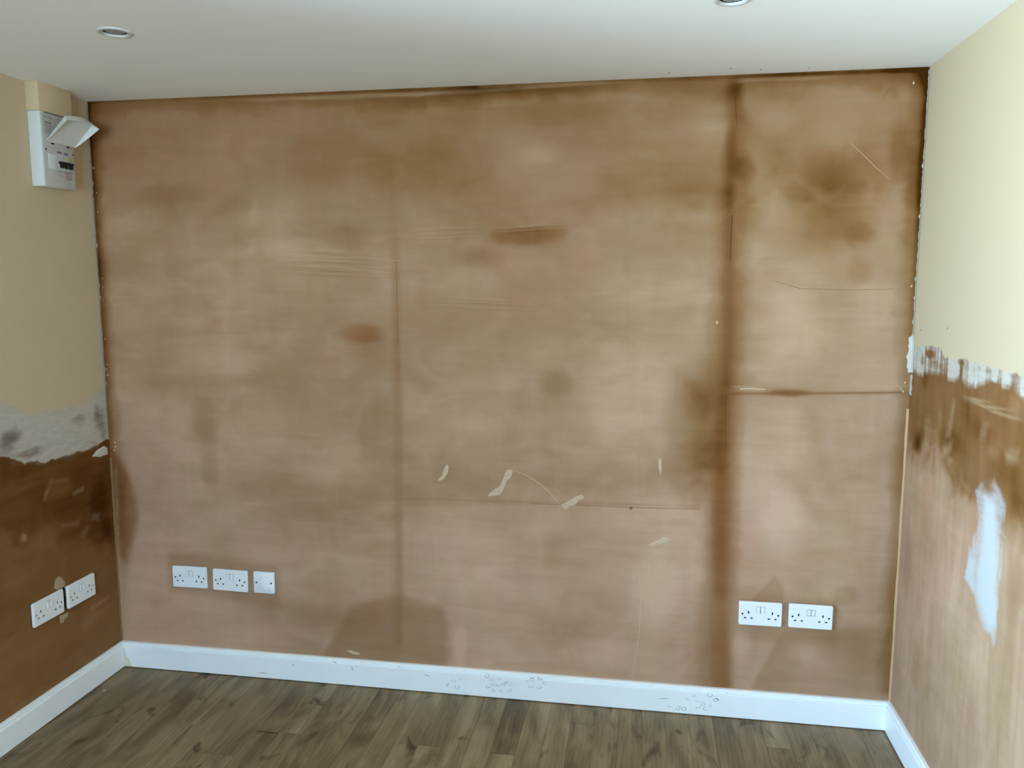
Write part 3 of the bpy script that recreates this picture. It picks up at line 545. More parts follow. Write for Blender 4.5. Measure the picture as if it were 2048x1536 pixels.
for a in (0, dw):
    link('door_frame', from_bm('door_frame', frame_bm(a, a+dw, 0.0, DOOR[2], 0.07, -0.03, 0.03), 40), M_FRAME, door)
    link('pane', box_me('pane', (a+0.065, -0.003, 0.065), (a+dw-0.065, 0.003, DOOR[2]-0.065)), M_GLASS, door)
bm = bmesh.new(); box(bm, (dw-0.05, -0.055, 1.0), (dw-0.03, -0.03, 1.14), 0.004); box(bm, (dw-0.15, -0.07, 1.055), (dw-0.03, -0.055, 1.075), 0.004)
link('handle', from_bm('handle', bm, 40), M_CHROME, door)

# ---------------------------------------------------------------- ceiling with two lamp holes
LAMPS = ((0.6381, -0.7304), (2.2595, -0.7182))
cb = box_me('ceiling', (-0.1, -DEPTH-0.1, H), (W+0.1, 0.0125, H+0.12))
bm = bmesh.new()
for x, y in LAMPS: lathe(bm, [(0, -0.05), (0.0355, -0.05), (0.0355, 0.08), (0, 0.08)], 40, (x, y, H))
ceiling = tag(link('ceiling', boolean(cb, from_bm('holes', bm), 'ceiling'), M_CEIL), kind='structure')
for (x, y), r in (((2.1297, -0.0585), 0.0035), ((2.3215, -0.0814), 0.003), ((2.4153, -0.0538), 0.003), ((2.5638, -0.0471), 0.003)):
    bm = bmesh.new(); lathe(bm, [(0, -0.0012), (r*0.7, -0.001), (r, 0.0)], 12, (x, min(y, -0.006), H)); link('nail_spot', from_bm('nail_spot', bm), M_SPOT, ceiling)

# ---------------------------------------------------------------- floor: laminate staves
floor = tag(link('floor', box_me('floor', (-0.1, -DEPTH-0.1, -0.06), (W+0.1, 0.1, -0.008)), M_JOINT), kind='structure')
PW = 0.0825; X0 = 1.592-19*PW
fixed = {19: (-0.364, 0.16, 0.78), 22: (-0.142, 0.42, 0.30), 9: (-0.366, 0.30, 0.40), 10: (-0.36, 0.52, 0.4)}
tones = {11: 0.55, 12: 0.50, 13: 0.40, 14: 0.62, 15: 0.66, 16: 0.36, 17: 0.62, 18: 0.48, 19: 0.30, 20: 0.62, 21: 0.66, 22: 0.48, 23: 0.68, 24: 0.42, 25: 0.56, 26: 0.6, 27: 0.66, 28: 0.42, 29: 0.62, 30: 0.66, 31: 0.42, 32: 0.55, 33: 0.46, 34: 0.44, 35: 0.46}
def stave_me(L):
    c = 0.0004; w = PW-0.0004
    bm = bmesh.new()
    lo = [bm.verts.new(p) for p in ((0, 0, -0.008), (w, 0, -0.008), (w, L, -0.008), (0, L, -0.008))]
    md = [bm.verts.new(p) for p in ((0, 0, -c), (w, 0, -c), (w, L, -c), (0, L, -c))]
    up = [bm.verts.new(p) for p in ((c, c, 0), (w-c, c, 0), (w-c, L-c, 0), (c, L-c, 0))]
    for A, B in ((lo, md), (md, up)):
        for i in range(4): bm.faces.new((A[i], A[(i+1) % 4], B[(i+1) % 4], B[i]))
    bm.faces.new(up); bm.faces.new(lo[::-1])
    return from_bm('floor_plank', bm)
rest = bmesh.new(); cache = {}
rs = random.Random(5)
for k in range(-1, 36):
    x = X0+k*PW
    cuts = [0.0]
    if k in fixed: cuts.append(fixed[k][0])
    else: cuts.append(-rs.choice((0.18, 0.27, 0.36, 0.52, 0.60)) if rs.random() < 0.35 else -rs.uniform(0.75, 1.0))
    while cuts[-1] > -DEPTH: cuts.append(max(-DEPTH, cuts[-1]-rs.choice((0.42, 0.48, 0.54, 0.60))))
    for j in range(len(cuts)-1):
        y1, y0 = cuts[j], cuts[j+1]; L = round(y1-y0, 2)
        if L < 0.03: continue
        if y1 > -1.15:
            me = cache.setdefault(L, None) or stave_me(L); cache[L] = me
            o = link('floor_plank', me, M_WOOD, floor, (x, y1-L, 0))
            tn = tones.get(k, 0.5)+rs.uniform(-0.07, 0.07)
            if k in fixed: tn = fixed[k][1+min(j, 1)]
            elif j: tn = min(0.75, max(0.3, 1.05-tn+rs.uniform(-0.1, 0.1)))
            o.color = (tn, rs.random(), 0, 1)
        else: box(rest, (x, y0+0.0004, -0.008), (x+PW-0.0004, y1, 0))
o = link('floor_planks_rest', from_bm('floor_planks_rest', rest), M_WOOD, floor); o.name = 'plank_field'; o['kind'] = 'stuff'; o.color = (0.5, 0.5, 0, 1)

# ---------------------------------------------------------------- skirting boards
PROF = [(0.0, 0.004), (ST, 0.004), (ST, 0.0865), (ST-0.0012, 0.0885), (ST-0.0085, 0.0890), (ST-0.0085, 0.0935), (ST-0.0040, 0.0950), (ST-0.0045, 0.0995), (ST-0.0085, 0.1032), (0.0, SK)]
def skirting(name, length, loc, rot, mit0, mit1):
    bm = bmesh.new()
    a = [bm.verts.new((mit0*p[0], -p[0], p[1])) for p in PROF]; b = [bm.verts.new((length-mit1*p[0], -p[0], p[1])) for p in PROF]
    for i in range(len(PROF)-1): bm.faces.new((a[i], a[i+1], b[i+1], b[i]))
    bm.faces.new((a[-1], a[0], b[0], b[-1])); bm.faces.new(a); bm.faces.new(b[::-1])
    return tag(link(name, from_bm(name, bm, 30), M_SKIRT, None, loc, rot), kind='structure')
sk_b = skirting('baseboard_back', W, (0, 0, 0), None, 1, 1)
sk_l = skirting('baseboard_left', -DOOR[1], (0, DOOR[1], 0), (0, 0, math.radians(90)), 0, 1)
sk_r = skirting('baseboard_right', DEPTH, (W, 0, 0), (0, 0, math.radians(-90)), 1, 1)
skirting('baseboard_rear', W, (W, -DEPTH, 0), (0, 0, math.radians(180)), 1, 1)
# paw-like smudges and scuffs on the back skirting
M_SMUDGE = simple('grey_smudge', (214, 217, 217), 0.7, 0.2, 0.1, 90)
M_SCUFF = simple('brown_scuff', (176, 164, 140), 0.8, 0.2, 0.15, 120)
def ring_bm(bm, x, z, r, w, sq=0.75, a0=0, a1=360):
    n = 14; rr = []
    for k in range(n+1):
        a = math.radians(a0+(a1-a0)*k/n)
        rr.append([bm.verts.new((x+q*math.cos(a), -ST-0.0003, z+q*sq*math.sin(a))) for q in (r, r-w)])
    for k in range(n): bm.faces.new((rr[k][0], rr[k][1], rr[k+1][1], rr[k+1][0]))
for pts in ([(1.3615, 0.0335), (1.3849, 0.0555), (1.4101, 0.0675), (1.3983, 0.0327)], [(1.5156, 0.0863), (1.5326, 0.0719), (1.5630, 0.0784), (1.5364, 0.0525), (1.5554, 0.0541), (1.5743, 0.0577), (1.5173, 0.0429), (1.5401, 0.0330), (1.5667, 0.0313), (1.5970, 0.0379), (1.5857, 0.0646), (1.6008, 0.0580)],
            [(1.6685, 0.0795), (1.6834, 0.0866), (1.7133, 0.0930), (1.7319, 0.0770), (1.6798, 0.0588), (1.7097, 0.0595)], [(2.2699, 0.0735), (2.2826, 0.0556), (2.3021, 0.0459), (2.2850, 0.0330), (2.3097, 0.0276), (2.3267, 0.0405), (2.1865, 0.0279), (2.2149, 0.0228), (2.2361, 0.0209), (2.3255, 0.0822), (2.2492, 0.0602), (2.3469, 0.0651)]):
    for x, z in pts:
        bm = bmesh.new(); r = rs.uniform(0.006, 0.0105); ring_bm(bm, x, z, r, r*rs.uniform(0.3, 0.45), rs.uniform(0.55, 0.85), rs.uniform(0, 200), rs.uniform(330, 520))
        link('smudge', from_bm('smudge', bm), M_SMUDGE, sk_b)
for a, b in (((0.9043, 0.0964), (0.9284, 0.0882)), ((0.9828, 0.0824), (0.9883, 0.0626)), ((1.1686, 0.0955), (1.1765, 0.0941)), ((1.2705, 0.0738), (1.2977, 0.0641)), ((1.3576, 0.0352), (1.3694, 0.0462)), ((1.5173, 0.0429), (1.5230, 0.0394)), ((1.5344, 0.0365), (1.5439, 0.0333)), ((0.7416, 0.0710), (0.7475, 0.0633)), ((0.5937, 0.0238), (0.6462, 0.0240)), ((2.1433, 0.0508), (2.1858, 0.0584)), ((2.3806, 0.0964), (2.3875, 0.0952))):
    bm = bmesh.new(); dx, dz = b[0]-a[0], b[1]-a[1]; L = math.hypot(dx, dz); nx, nz = -dz/L*0.0016, dx/L*0.0016
    v = [bm.verts.new((p[0], -ST-0.0004, p[1])) for p in (a, (a[0]+dx*.4+nx, a[1]+dz*.4+nz), b, (a[0]+dx*.5-nx, a[1]+dz*.5-nz))]; bm.faces.new(v)
    link('scuff', from_bm('scuff', bm), M_SCUFF, sk_b)
# yellowed stain in the left mitre
M_YELST = simple('yellowed_stain', (222, 214, 198), 0.6, 0.3, 0.08, 70)
bm = bmesh.new(); v = [bm.verts.new((x, -ST-0.0003, z)) for x, z in ((ST+0.0002, 0.0045), (ST+0.030, 0.0045), (ST+0.026, 0.022), (ST+0.018, 0.038), (ST+0.009, 0.05), (ST+0.004, 0.082), (ST+0.0002, 0.084))]; bm.faces.new(v)
link('stain', from_bm('stain', bm), M_YELST, sk_b)

# ---------------------------------------------------------------- relief on the walls
def wall_obj(name, bm, mat, parent): return link(name, from_bm(name, bm, 50), mat, parent)
def smear_bm(pts, th, f):
    """a dab of filler: outline on the wall, pulled up to a soft middle; f maps (u, v, proud) to space"""
    ra = random.Random(int(abs(pts[0][0])*9999)); q = []
    for i in range(len(pts)):
        a, b = pts[i], pts[(i+1) % len(pts)]
        for k in range(3): q.append((a[0]+(b[0]-a[0])*k/3+ra.uniform(-1, 1)*0.0011, a[1]+(b[1]-a[1])*k/3+ra.uniform(-1, 1)*0.0011))
    pts = q; bm = bmesh.new(); n = len(pts); cx = sum(p[0] for p in pts)/n; cz = sum(p[1] for p in pts)/n
    rings = []
    for k, pr in ((1.0, 0.0), (0.9, th*0.6), (0.55, th)):
        rings.append([bm.verts.new(f(cx+(p[0]-cx)*k, cz+(p[1]-cz)*k, pr*(0.7+0.3*math.sin(i*2.3)))) for i, p in enumerate(pts)])
    for A, B in zip(rings, rings[1:]):
        for i in range(n): bm.faces.new((A[i], A[(i+1) % n], B[(i+1) % n], B[i]))
    bm.faces.new(rings[-1])
    return bm
FB = lambda u, v, p: (u, -p-0.0002, v)
FL = lambda u, v, p: (p+0.0002, u, v)
FR = lambda u, v, p: (W-p-0.0002, u, v)
def strip_bm(pts, w, th, f):
    bm = bmesh.new(); prev = None; n = len(pts)
    for i, (u, v) in enumerate(pts):
        a = pts[max(0, i-1)]; b = pts[min(n-1, i+1)]; dx, dz = b[0]-a[0], b[1]-a[1]; L = math.hypot(dx, dz) or 1
        ww = w*(0.35+0.65*math.sin(math.pi*(i+0.5)/n))/2; ox, oz = -dz/L*ww, dx/L*ww
        cur = [bm.verts.new(f(u-ox, v-oz, 0)), bm.verts.new(f(u, v, th)), bm.verts.new(f(u+ox, v+oz, 0))]
        if prev: bm.faces.new((prev[0], prev[1], cur[1], cur[0])); bm.faces.new((prev[1], prev[2], cur[2], cur[1]))
        prev = cur
    return bm
for pts in ([(1.3605, 0.8833), (1.3699, 0.8799), (1.3677, 0.8555), (1.3543, 0.8306), (1.3371, 0.8205), (1.3296, 0.8239), (1.3450, 0.8434), (1.3528, 0.8662)],
            [(1.5892, 0.8733), (1.6075, 0.8722), (1.6057, 0.8573), (1.5984, 0.8403), (1.5836, 0.8286), (1.5762, 0.8004), (1.5614, 0.7792), (1.5336, 0.7724), (1.5150, 0.7697), (1.5225, 0.7832), (1.5485, 0.7936), (1.5633, 0.8166), (1.5763, 0.8432), (1.5800, 0.8600)],
            [(1.7827, 0.7500), (1.8025, 0.7602), (1.8346, 0.7819), (1.8578, 0.7921), (1.8669, 0.7815), (1.8491, 0.7696), (1.8349, 0.7524), (1.8134, 0.7459), (1.7991, 0.7341)],
            [(2.0926, 0.6179), (2.1203, 0.6304), (2.1478, 0.6502), (2.1688, 0.6440), (2.1657, 0.6292), (2.1345, 0.6202), (2.1102, 0.6133)],
            [(2.1275, 0.9367), (2.1363, 0.9281), (2.1373, 0.8834), (2.1323, 0.8742), (2.1264, 0.9098)],
            [(0.9551, 0.1344), (0.9754, 0.1360), (1.0115, 0.1267), (1.0074, 0.1202), (0.9791, 0.1221)]):
    o = wall_obj('filler_smear', smear_bm(pts, 0.0016, FB), M_FILL, wall_back)
M_SEAM2 = simple('faint_seam_line', (146, 110, 82), 0.9, 0.1)
M_SKIM = simple('skim_ridge', (186, 148, 116), 0.9, 0.1, 0.08, 40)
for pts, w, m_ in (([(1.6167, 0.8688), (1.6569, 0.8556), (1.7007, 0.8297), (1.7298, 0.8069), (1.7554, 0.7803), (1.7809, 0.7500)], 0.0024, M_FILL), ([(2.0661, 0.5332), (2.0737, 0.4124), (2.0724, 0.2992), (2.0617, 0.2032), (2.0488, 0.1216)], 0.0022, M_FILL), ([(2.0986, 0.5814), (2.1019, 0.5075), (2.1087, 0.4334), (2.1193, 0.3498)], 0.002, M_FILL),
               ([(1.8261, 0.7299), (1.8299, 0.7060), (1.8284, 0.6781)], 0.002, M_SKIM), ([(1.7848, 0.2009), (1.7926, 0.1529), (1.7873, 0.1135)], 0.003, M_SKIM), ([(1.8142, 0.2186), (1.8312, 0.1696), (1.8482, 0.1244)], 0.003, M_SKIM), ([(2.7089, 1.9913), (2.7489, 1.9543), (2.7889, 1.9142), (2.8335, 1.8740)], 0.0024, M_SKIM),
               ([(0.6250, 1.6538), (0.7424, 1.6386), (0.8972, 1.6323), (1.0497, 1.6368), (1.1993, 1.6217)], 0.003, M_SKIM), ([(0.6826, 1.6170), (0.7801, 1.6057), (0.9728, 1.5995), (1.1612, 1.5810)], 0.003, M_SKIM), ([(2.3937, 1.1843), (2.4265, 1.1867), (2.4758, 1.1843)], 0.004, M_FILL),
               ([(2.4860, 1.5527), (2.5749, 1.5246), (2.7324, 1.5198), (2.8712, 1.5231)], 0.002, M_SEAM2)):
    wall_obj('plaster_ridge', strip_bm(pts, w, 0.0004, FB), m_, wall_back)
# hairline cracks along the joints
M_CRACK = simple('dark_crack', (84, 54, 30), 0.9, 0.1)
def crack(pts, w):
    bm = bmesh.new(); prev = None
    for i, (u, v) in enumerate(pts):
        cur = [bm.verts.new((u-w/2*(0.6+0.4*math.sin(i*1.7)), -0.0003, v)), bm.verts.new((u+w/2*(0.6+0.4*math.cos(i*2.1)), -0.0003, v))]
        if prev: bm.faces.new((prev[0], prev[1], cur[1], cur[0]))
        prev = cur
    wall_obj('crack', bm, M_CRACK, wall_back)
crack([(2.3461, 2.1586), (2.3495, 2.1048), (2.3544, 2.0539)], 0.0022)
crack([(2.3480, 1.7673), (2.3474, 1.6853), (2.3483, 1.6110)], 0.0035)
crack([(2.3480, 1.1626), (2.3492, 1.0759), (2.3542, 0.9711)], 0.002)
M_SEAM = simple('damp_seam_line', (132, 92, 60), 0.9, 0.1)
def seam(pts, w, horiz=False):
    bm = bmesh.new(); prev = None
    for u, v in pts:
        cur = [bm.verts.new((u-(0 if horiz else w/2), -0.0003, v-(w/2 if horiz else 0))), bm.verts.new((u+(0 if horiz else w/2), -0.0003, v+(w/2 if horiz else 0)))]
        if prev: bm.faces.new((prev[0], prev[1], cur[1], cur[0]))
        prev = cur
    wall_obj('joint_line', bm, M_SEAM, wall_back)
seam([(2.3909, 1.1687), (2.5899, 1.1731), (2.7494, 1.1783), (2.9182, 1.1837)], 0.0028, True)
seam([(1.1863, 1.6253), (1.1855, 1.4827), (1.1861, 1.3201)], 0.0016)
bm = bmesh.new(); prev = None
for u, v in ((1.6718, 0.7506), (1.9243, 0.7528), (2.0303, 0.7522), (2.2727, 0.7580)):
    cur = [bm.verts.new((u, -0.0003, v-0.0012)), bm.verts.new((u, -0.0003, v+0.0012))]
    if prev: bm.faces.new((prev[0], prev[1], cur[1], cur[0]))
    prev = cur
wall_obj('joint_line', bm, M_SEAM2, wall_back)
bm = bmesh.new(); lathe(bm, [(0, 0.0006), (0.005, 0.0005), (0.006, 0)], 10); bm.transform(Matrix.Rotation(math.radians(90), 4, 'X')); bm.transform(Matrix.Translation((2.0338, 0, 0.7505)))
wall_obj('nail_spot', bm, M_SEAM, wall_back)
# corner bead on the right, ragged caulk above it, flecks of old paint in both corners
bm = bmesh.new(); prev = None
for i in range(61):
    z = SK+(1.13-SK)*i/60; q = 0.0055+0.0004*math.sin(i*1.3)+0.0008*math.sin(i*0.37)
    cur = [bm.verts.new((W-0.0002, -q*1.3, z)), bm.verts.new((W-q*0.45, -q*0.45, z)), bm.verts.new((W-q, -0.0002, z))]
    if prev: bm.faces.new((prev[0], prev[1], cur[1], cur[0])); bm.faces.new((prev[1], prev[2], cur[2], cur[1]))
    prev = cur
wall_obj('corner_bead', bm, M_BEAD, wall_right)
bm = bmesh.new(); prev = None
for i in range(46):
    z = SK+(0.86-SK)*i/45; q = 0.005+0.001*math.sin(i*1.1)
    cur = [bm.verts.new((0.0002, -q, z)), bm.verts.new((q*0.4, -q*0.4, z)), bm.verts.new((q, -0.0002, z))]
    if prev: bm.faces.new((prev[0], prev[1], cur[1], cur[0])); bm.faces.new((prev[1], prev[2], cur[2], cur[1]))
    prev = cur
M_CAULK = simple('grey_caulk', (168, 160, 150), 0.8, 0.2, 0.08, 50)
M_BEAD2 = simple('darker_corner_tape', (142, 108, 74), 0.85, 0.2, 0.12, 40)  # tape tone set darker for the left corner
wall_obj('corner_bead', bm, M_BEAD2, wall_left)
def caulk(pts, mat, parent, side):
    """ragged sliver of paint along a corner: pts (z, reach on the back wall, reach on the side wall)"""
    bm = bmesh.new(); prev = None
    for z, a, b in pts:
        x0 = W if side > 0 else 0.0
        cur = [bm.verts.new((x0-side*a, -0.0009, z)), bm.verts.new((x0-side*0.0012, -0.0012, z)), bm.verts.new((x0-side*0.0009, -b, z))]
        if prev: bm.faces.new((prev[0], prev[1], cur[1], cur[0])); bm.faces.new((prev[1], prev[2], cur[2], cur[1]))
        prev = cur
    wall_obj('paint_edge', bm, mat, parent)
rr = random.Random(3)
z0r, z1r = 1.2508, 2.2072
N = 110
RC = [(z0r+(z1r-z0r)*i/N, 0.0022+rr.uniform(-0.001, 0.0016)+(0.004 if rr.random() < 0.05 else 0)+(0.012 if i < 14 else 0)*(0.5+0.5*rr.random()), 0.005+rr.uniform(-0.002, 0.003)+(0.016 if i < 14 else 0)) for i in range(N+1)]
caulk(RC[:15], M_WHITEP, wall_right, 1); caulk(RC[14:], M_CAULK, wall_right, 1)
z0b = 1.1775
caulk([(z0b+(z0r-0.006-z0b)*i/12, 0.001, 0.022+rr.uniform(-0.006, 0.006)) for i in range(13)], M_WHITEP, wall_right, 1)
z0l, z1l = 0.9347, H-0.01
caulk([(z0l+(z1l-z0l)*i/N, 0.0005+rr.uniform(0, 0.001)+(0.003 if rr.random() < 0.04 else 0), 0.007+rr.uniform(-0.002, 0.003)) for i in range(N+1)], M_CAULK, wall_left, -1)
bm = bmesh.new()
for i in range(9):
    z = rr.uniform(0.98, 2.1); x = rr.choice((0.004, 0.010, 0.014)); s_ = rr.uniform(0.0012, 0.0028)
    bmesh.ops.create_icosphere(bm, subdivisions=1, radius=s_, matrix=Matrix.Translation((x, -0.0008, z)) @ Matrix.Diagonal((1, 0.5, rr.uniform(1, 2.2), 1)))
for u, v, s_ in ((0.0242, 0.9223)+(0.003,), (0.0253, 0.9063)+(0.0035,), (0.0199, 0.8921)+(0.003,), (0.0125, 1.1891)+(0.003,), (2.8900, 2.1685)+(0.0035,), (2.3104, 1.4100)+(0.004,), (2.9211, 1.5328)+(0.003,), (2.9194, 1.2170)+(0.003,), (2.9082, 1.1951)+(0.003,), (2.9149, 1.1869)+(0.003,)):
    bmesh.ops.create_icosphere(bm, subdivisions=1, radius=s_, matrix=Matrix.Translation((u, -0.0008, v)) @ Matrix.Diagonal((1, 0.5, 1.5, 1)))
o = wall_obj('paint_flecks', bm, M_FILL, wall_back); o['kind'] = 'stuff'
# loose flap of paint at the left corner, filler dabs and the chased gap by the left sockets
wall_obj('paint_flap', smear_bm([(-0.1043, 0.8879), (-0.0742, 0.9068), (-0.0329, 0.9141), (-0.0134, 0.9022), (-0.0128, 0.8781), (-0.0599, 0.8763)], 0.003, FL), M_WHITEP, wall_left)
wall_obj('filler_dab', smear_bm([(-0.3465, 0.4582), (-0.3387, 0.4869), (-0.3206, 0.4932), (-0.3040, 0.4832), (-0.2909, 0.4612), (-0.2906, 0.4383), (-0.3186, 0.4379)], 0.0022, FL), M_FILLG, wall_left)
wall_obj('filler_dab', smear_bm([(-0.3300, 0.3481), (-0.2844, 0.3440), (-0.2887, 0.3266), (-0.3095, 0.3241), (-0.3129, 0.3160), (-0.3303, 0.3198)], 0.002, FL), M_FILLG, wall_left)
for (u, v), r in (((-0.0731, 1.3942), 0.003), ((-0.2954, 1.4111), 0.0035)):
    bm = bmesh.new(); lathe(bm, [(0, 0.0009), (r*0.7, 0.0008), (r, 0)], 12); bm.transform(Matrix.Rotation(math.radians(-90), 4, 'Y')); bm.transform(Matrix.Translation((W, u, v)))
    wall_obj('nail_spot', bm, M_SPOT, wall_right)

# ================================================================= ACCESSORIES
def screw_me():
    bm = bmesh.new(); lathe(bm, [(0.0, 0.0006), (0.0024, 0.0005), (0.0033, 0.0)], 14); bm.transform(Matrix.Rotation(math.radians(90), 4, 'X'))
    return from_bm('screw', bm, 40)
def rocker_me(w, h, th, tilt):
    bm = bmesh.new(); prism(bm, [(-w/2, -h/2), (w/2, -h/2), (w/2, h/2), (-w/2, h/2)], 0.0, -th)
    for v in bm.verts:
        if v.co.y < -1e-5: v.co.y += tilt*v.co.z/(h/2)
    bmesh.ops.bevel(bm, geom=list(bm.edges), offset=0.0006, segments=2, affect='EDGES', profile=0.5)
    return from_bm('rocker', bm, 40)
PINS = []
for sx in (-1, 1):
    PINS += [(sx*0.0402, 0.0045, 0.0050, 0.0090), (sx*0.0402-0.0111, -0.0160, 0.0080, 0.0046), (sx*0.0402+0.0111, -0.0160, 0.0080, 0.0046)]
SCREWS2 = [(-0.0603, -0.002), (0.0603, -0.002)]
FRONT = -0.0138
def socket_cut():
    bm = bmesh.new()
    for x, z, w, h in PINS: box(bm, (x-w/2, FRONT-0.002, z-h/2), (x+w/2, FRONT+0.005, z+h/2))
    for x, z in SCREWS2:
        b2 = bmesh.new(); lathe(b2, [(0, -0.003), (0.0038, -0.003), (0.0038, 0.002), (0, 0.002)], 14); b2.transform(Matrix.Translation((x, FRONT, z)) @ Matrix.Rotation(math.radians(-90), 4, 'X'))
        t_ = bpy.data.meshes.new('t'); b2.to_mesh(t_); b2.free(); bm.from_mesh(t_); bpy.data.meshes.remove(t_)
    return from_bm('cut', bm)
PLATE2 = boolean(from_bm('face_plate', plate_bm(0.146, 0.086, -0.0042, FRONT, 0.0055, 0.0028)), socket_cut(), 'face_plate')
BACK2 = from_bm('back_box', plate_bm(0.138, 0.078, 0.0, -0.0044, 0.004, 0.0004))
ROCK = rocker_me(0.0115, 0.0215, 0.0032, 0.0014)
ROCKN = rocker_me(0.0115, 0.0215, 0.0026, -0.0012)
SCREW = screw_me()
M_GREYP = simple('groove_shade_grey', (150, 152, 152), 0.6, 0.3)
GROOVE_SHADE = from_bm('rocker_groove_shade', plate_bm(0.0285, 0.0238, 0.0, -0.0005, 0.001, 0.0002))  # grey plate painted as the shade in the groove round the rockers
PIN_V = box_me('pin_slot', (-0.0025, 0.0, -0.0045), (0.0025, 0.003, 0.0045)); PIN_H = box_me('pin_slot', (-0.0040, 0.0, -0.0023), (0.0040, 0.003, 0.0023))  # dark plugs stand in for the shade inside the pin holes
for m_, k_ in ((PLATE2, M_PLAST), (BACK2, M_GASK), (ROCK, M_PLAST), (ROCKN, M_PLAST), (SCREW, M_SCREW), (PIN_V, M_DARK), (PIN_H, M_DARK)):
    m_.materials.clear(); m_.materials.append(k_)
def double_socket(loc, rotz, label, group, roll=0.0, dark=False, sw=ROCK):
    t = bpy.data.objects.new('double_socket', None); COL.objects.link(t); t.location = loc; t.rotation_euler = (0, math.radians(roll), rotz); t.empty_display_size = 0.03
    tag(t, label, 'socket', group)
    link('back_box', BACK2, None, t); link('face_plate', PLATE2, None, t)
    link('rocker_groove_shade', GROOVE_SHADE, M_GREYP, t, (0, FRONT+0.0001, 0.0145))
    for x in (-0.0072, 0.0072): link('rocker', sw, None, t, (x, FRONT+0.0004, 0.0145))
    for i, (x, z) in enumerate(SCREWS2): link('screw', SCREW, None, t, (x, FRONT+0.0014, z))
    for i, (x, z, w, h) in enumerate(PINS): link('pin_slot', PIN_V if i % 3 == 0 else PIN_H, None, t, (x, FRONT+0.0009, z))
    return t
GS = 'double sockets on the back wall'
def mid(*q): return sum(p[0] for p in q)/len(q), sum(p[1] for p in q)/len(q)
for c, lab, roll, sw in (((0.3209, 0.3947), 'white double wall socket at the far left of the row on the plaster', -0.3, ROCK),
                     ((0.4924, 0.3912), 'white double wall socket in the middle of the row, beside the single white switch plate', 0.9, ROCK),
                     ((2.4882, 0.3934), 'left white double socket of the pair low on the right of the back wall', -0.2, ROCK),
                     ((2.6564, 0.3948), 'right white double socket of the pair, nearest the right wall', 0.2, ROCKN)):
    double_socket((c[0], 0, c[1]), 0, lab, GS, roll, sw=sw)
GL = 'double sockets on the left wall'
double_socket((0, -0.3179-0.073, 0.3611+0.043), math.radians(90), 'white double socket on the left wall, nearer the camera, beside filler dabs', GL, 0.0)
double_socket((0.0, -0.1507-0.073, 0.3602+0.043), math.radians(90), 'white double socket on the left wall, nearer the back corner', GL, 0.0)
# dark slab painted as the shaded hole between the two left sockets
bm = bmesh.new(); box(bm, (0.0, -0.3160, 0.362), (0.0015, -0.2985, 0.447)); wall_obj('gap_shade', bm, M_DARK, wall_left)
# single switch plate
c = (0.6329, 0.3911)
t = bpy.data.objects.new('switch_plate', None); COL.objects.link(t); t.location = (c[0], 0, c[1]); t.rotation_euler = (0, math.radians(0.4), 0)
tag(t, 'square white single switch plate with one wide rocker, right end of the row', 'switch')
link('back_box', from_bm('back_box', plate_bm(0.078, 0.078, 0.0, -0.0044, 0.004, 0.0004)), M_GASK, t)
link('face_plate', from_bm('face_plate', plate_bm(0.086, 0.086, -0.0042, FRONT, 0.0055, 0.0028), 40), M_PLAST, t)
link('surround', from_bm('surround', plate_bm(0.034, 0.056, FRONT+0.0002, FRONT-0.0010, 0.002, 0.0008), 40), M_PLAST, t)
link('rocker', rocker_me(0.026, 0.046, 0.0034, 0.0012), M_PLAST, t, (0, FRONT-0.0006, 0))
for x in (-0.0302, 0.0302):
    o = link('screw', SCREW, None, t, (x, FRONT-0.0001, 0)); o.scale = (1.15, 1, 1.15)

# ---------------------------------------------------------------- recessed ceiling lamps
def lamp(x, y, label):
    t = bpy.data.objects.new('downlight', None); COL.objects.link(t); t.location = (x, y, H)
    tag(t, label, 'ceiling light', 'recessed ceiling lamps')
    bm = bmesh.new(); lathe(bm, [(0.0450, 0.0), (0.0452, -0.0016), (0.0440, -0.0030), (0.0400, -0.0042), (0.0340, -0.0040), (0.0325, -0.0026), (0.0312, 0.0010), (0.0308, 0.010), (0.0345, 0.010), (0.0345, 0.0002)], 56)
    link('rim', from_bm('rim', bm, 50), M_CHROME, t)
    bm = bmesh.new(); lathe(bm, [(0.0258, 0.014), (0.0258, 0.0018), (0.0245, 0.0008), (0.0, 0.0004)], 48)
    link('lamp_face', from_bm('lamp_face', bm, 40), M_LENS, t)
    bm = bmesh.new(); lathe(bm, [(0.0309, 0.0015), (0.0304, 0.045), (0.0, 0.045)], 32); link('can', from_bm('can', bm), M_GASK, t)
lamp(LAMPS[0][0], LAMPS[0][1], 'round recessed ceiling spotlight at the left, above the fuse box')
lamp(LAMPS[1][0], LAMPS[1][1], 'round recessed ceiling spotlight cut by the top edge of the picture')

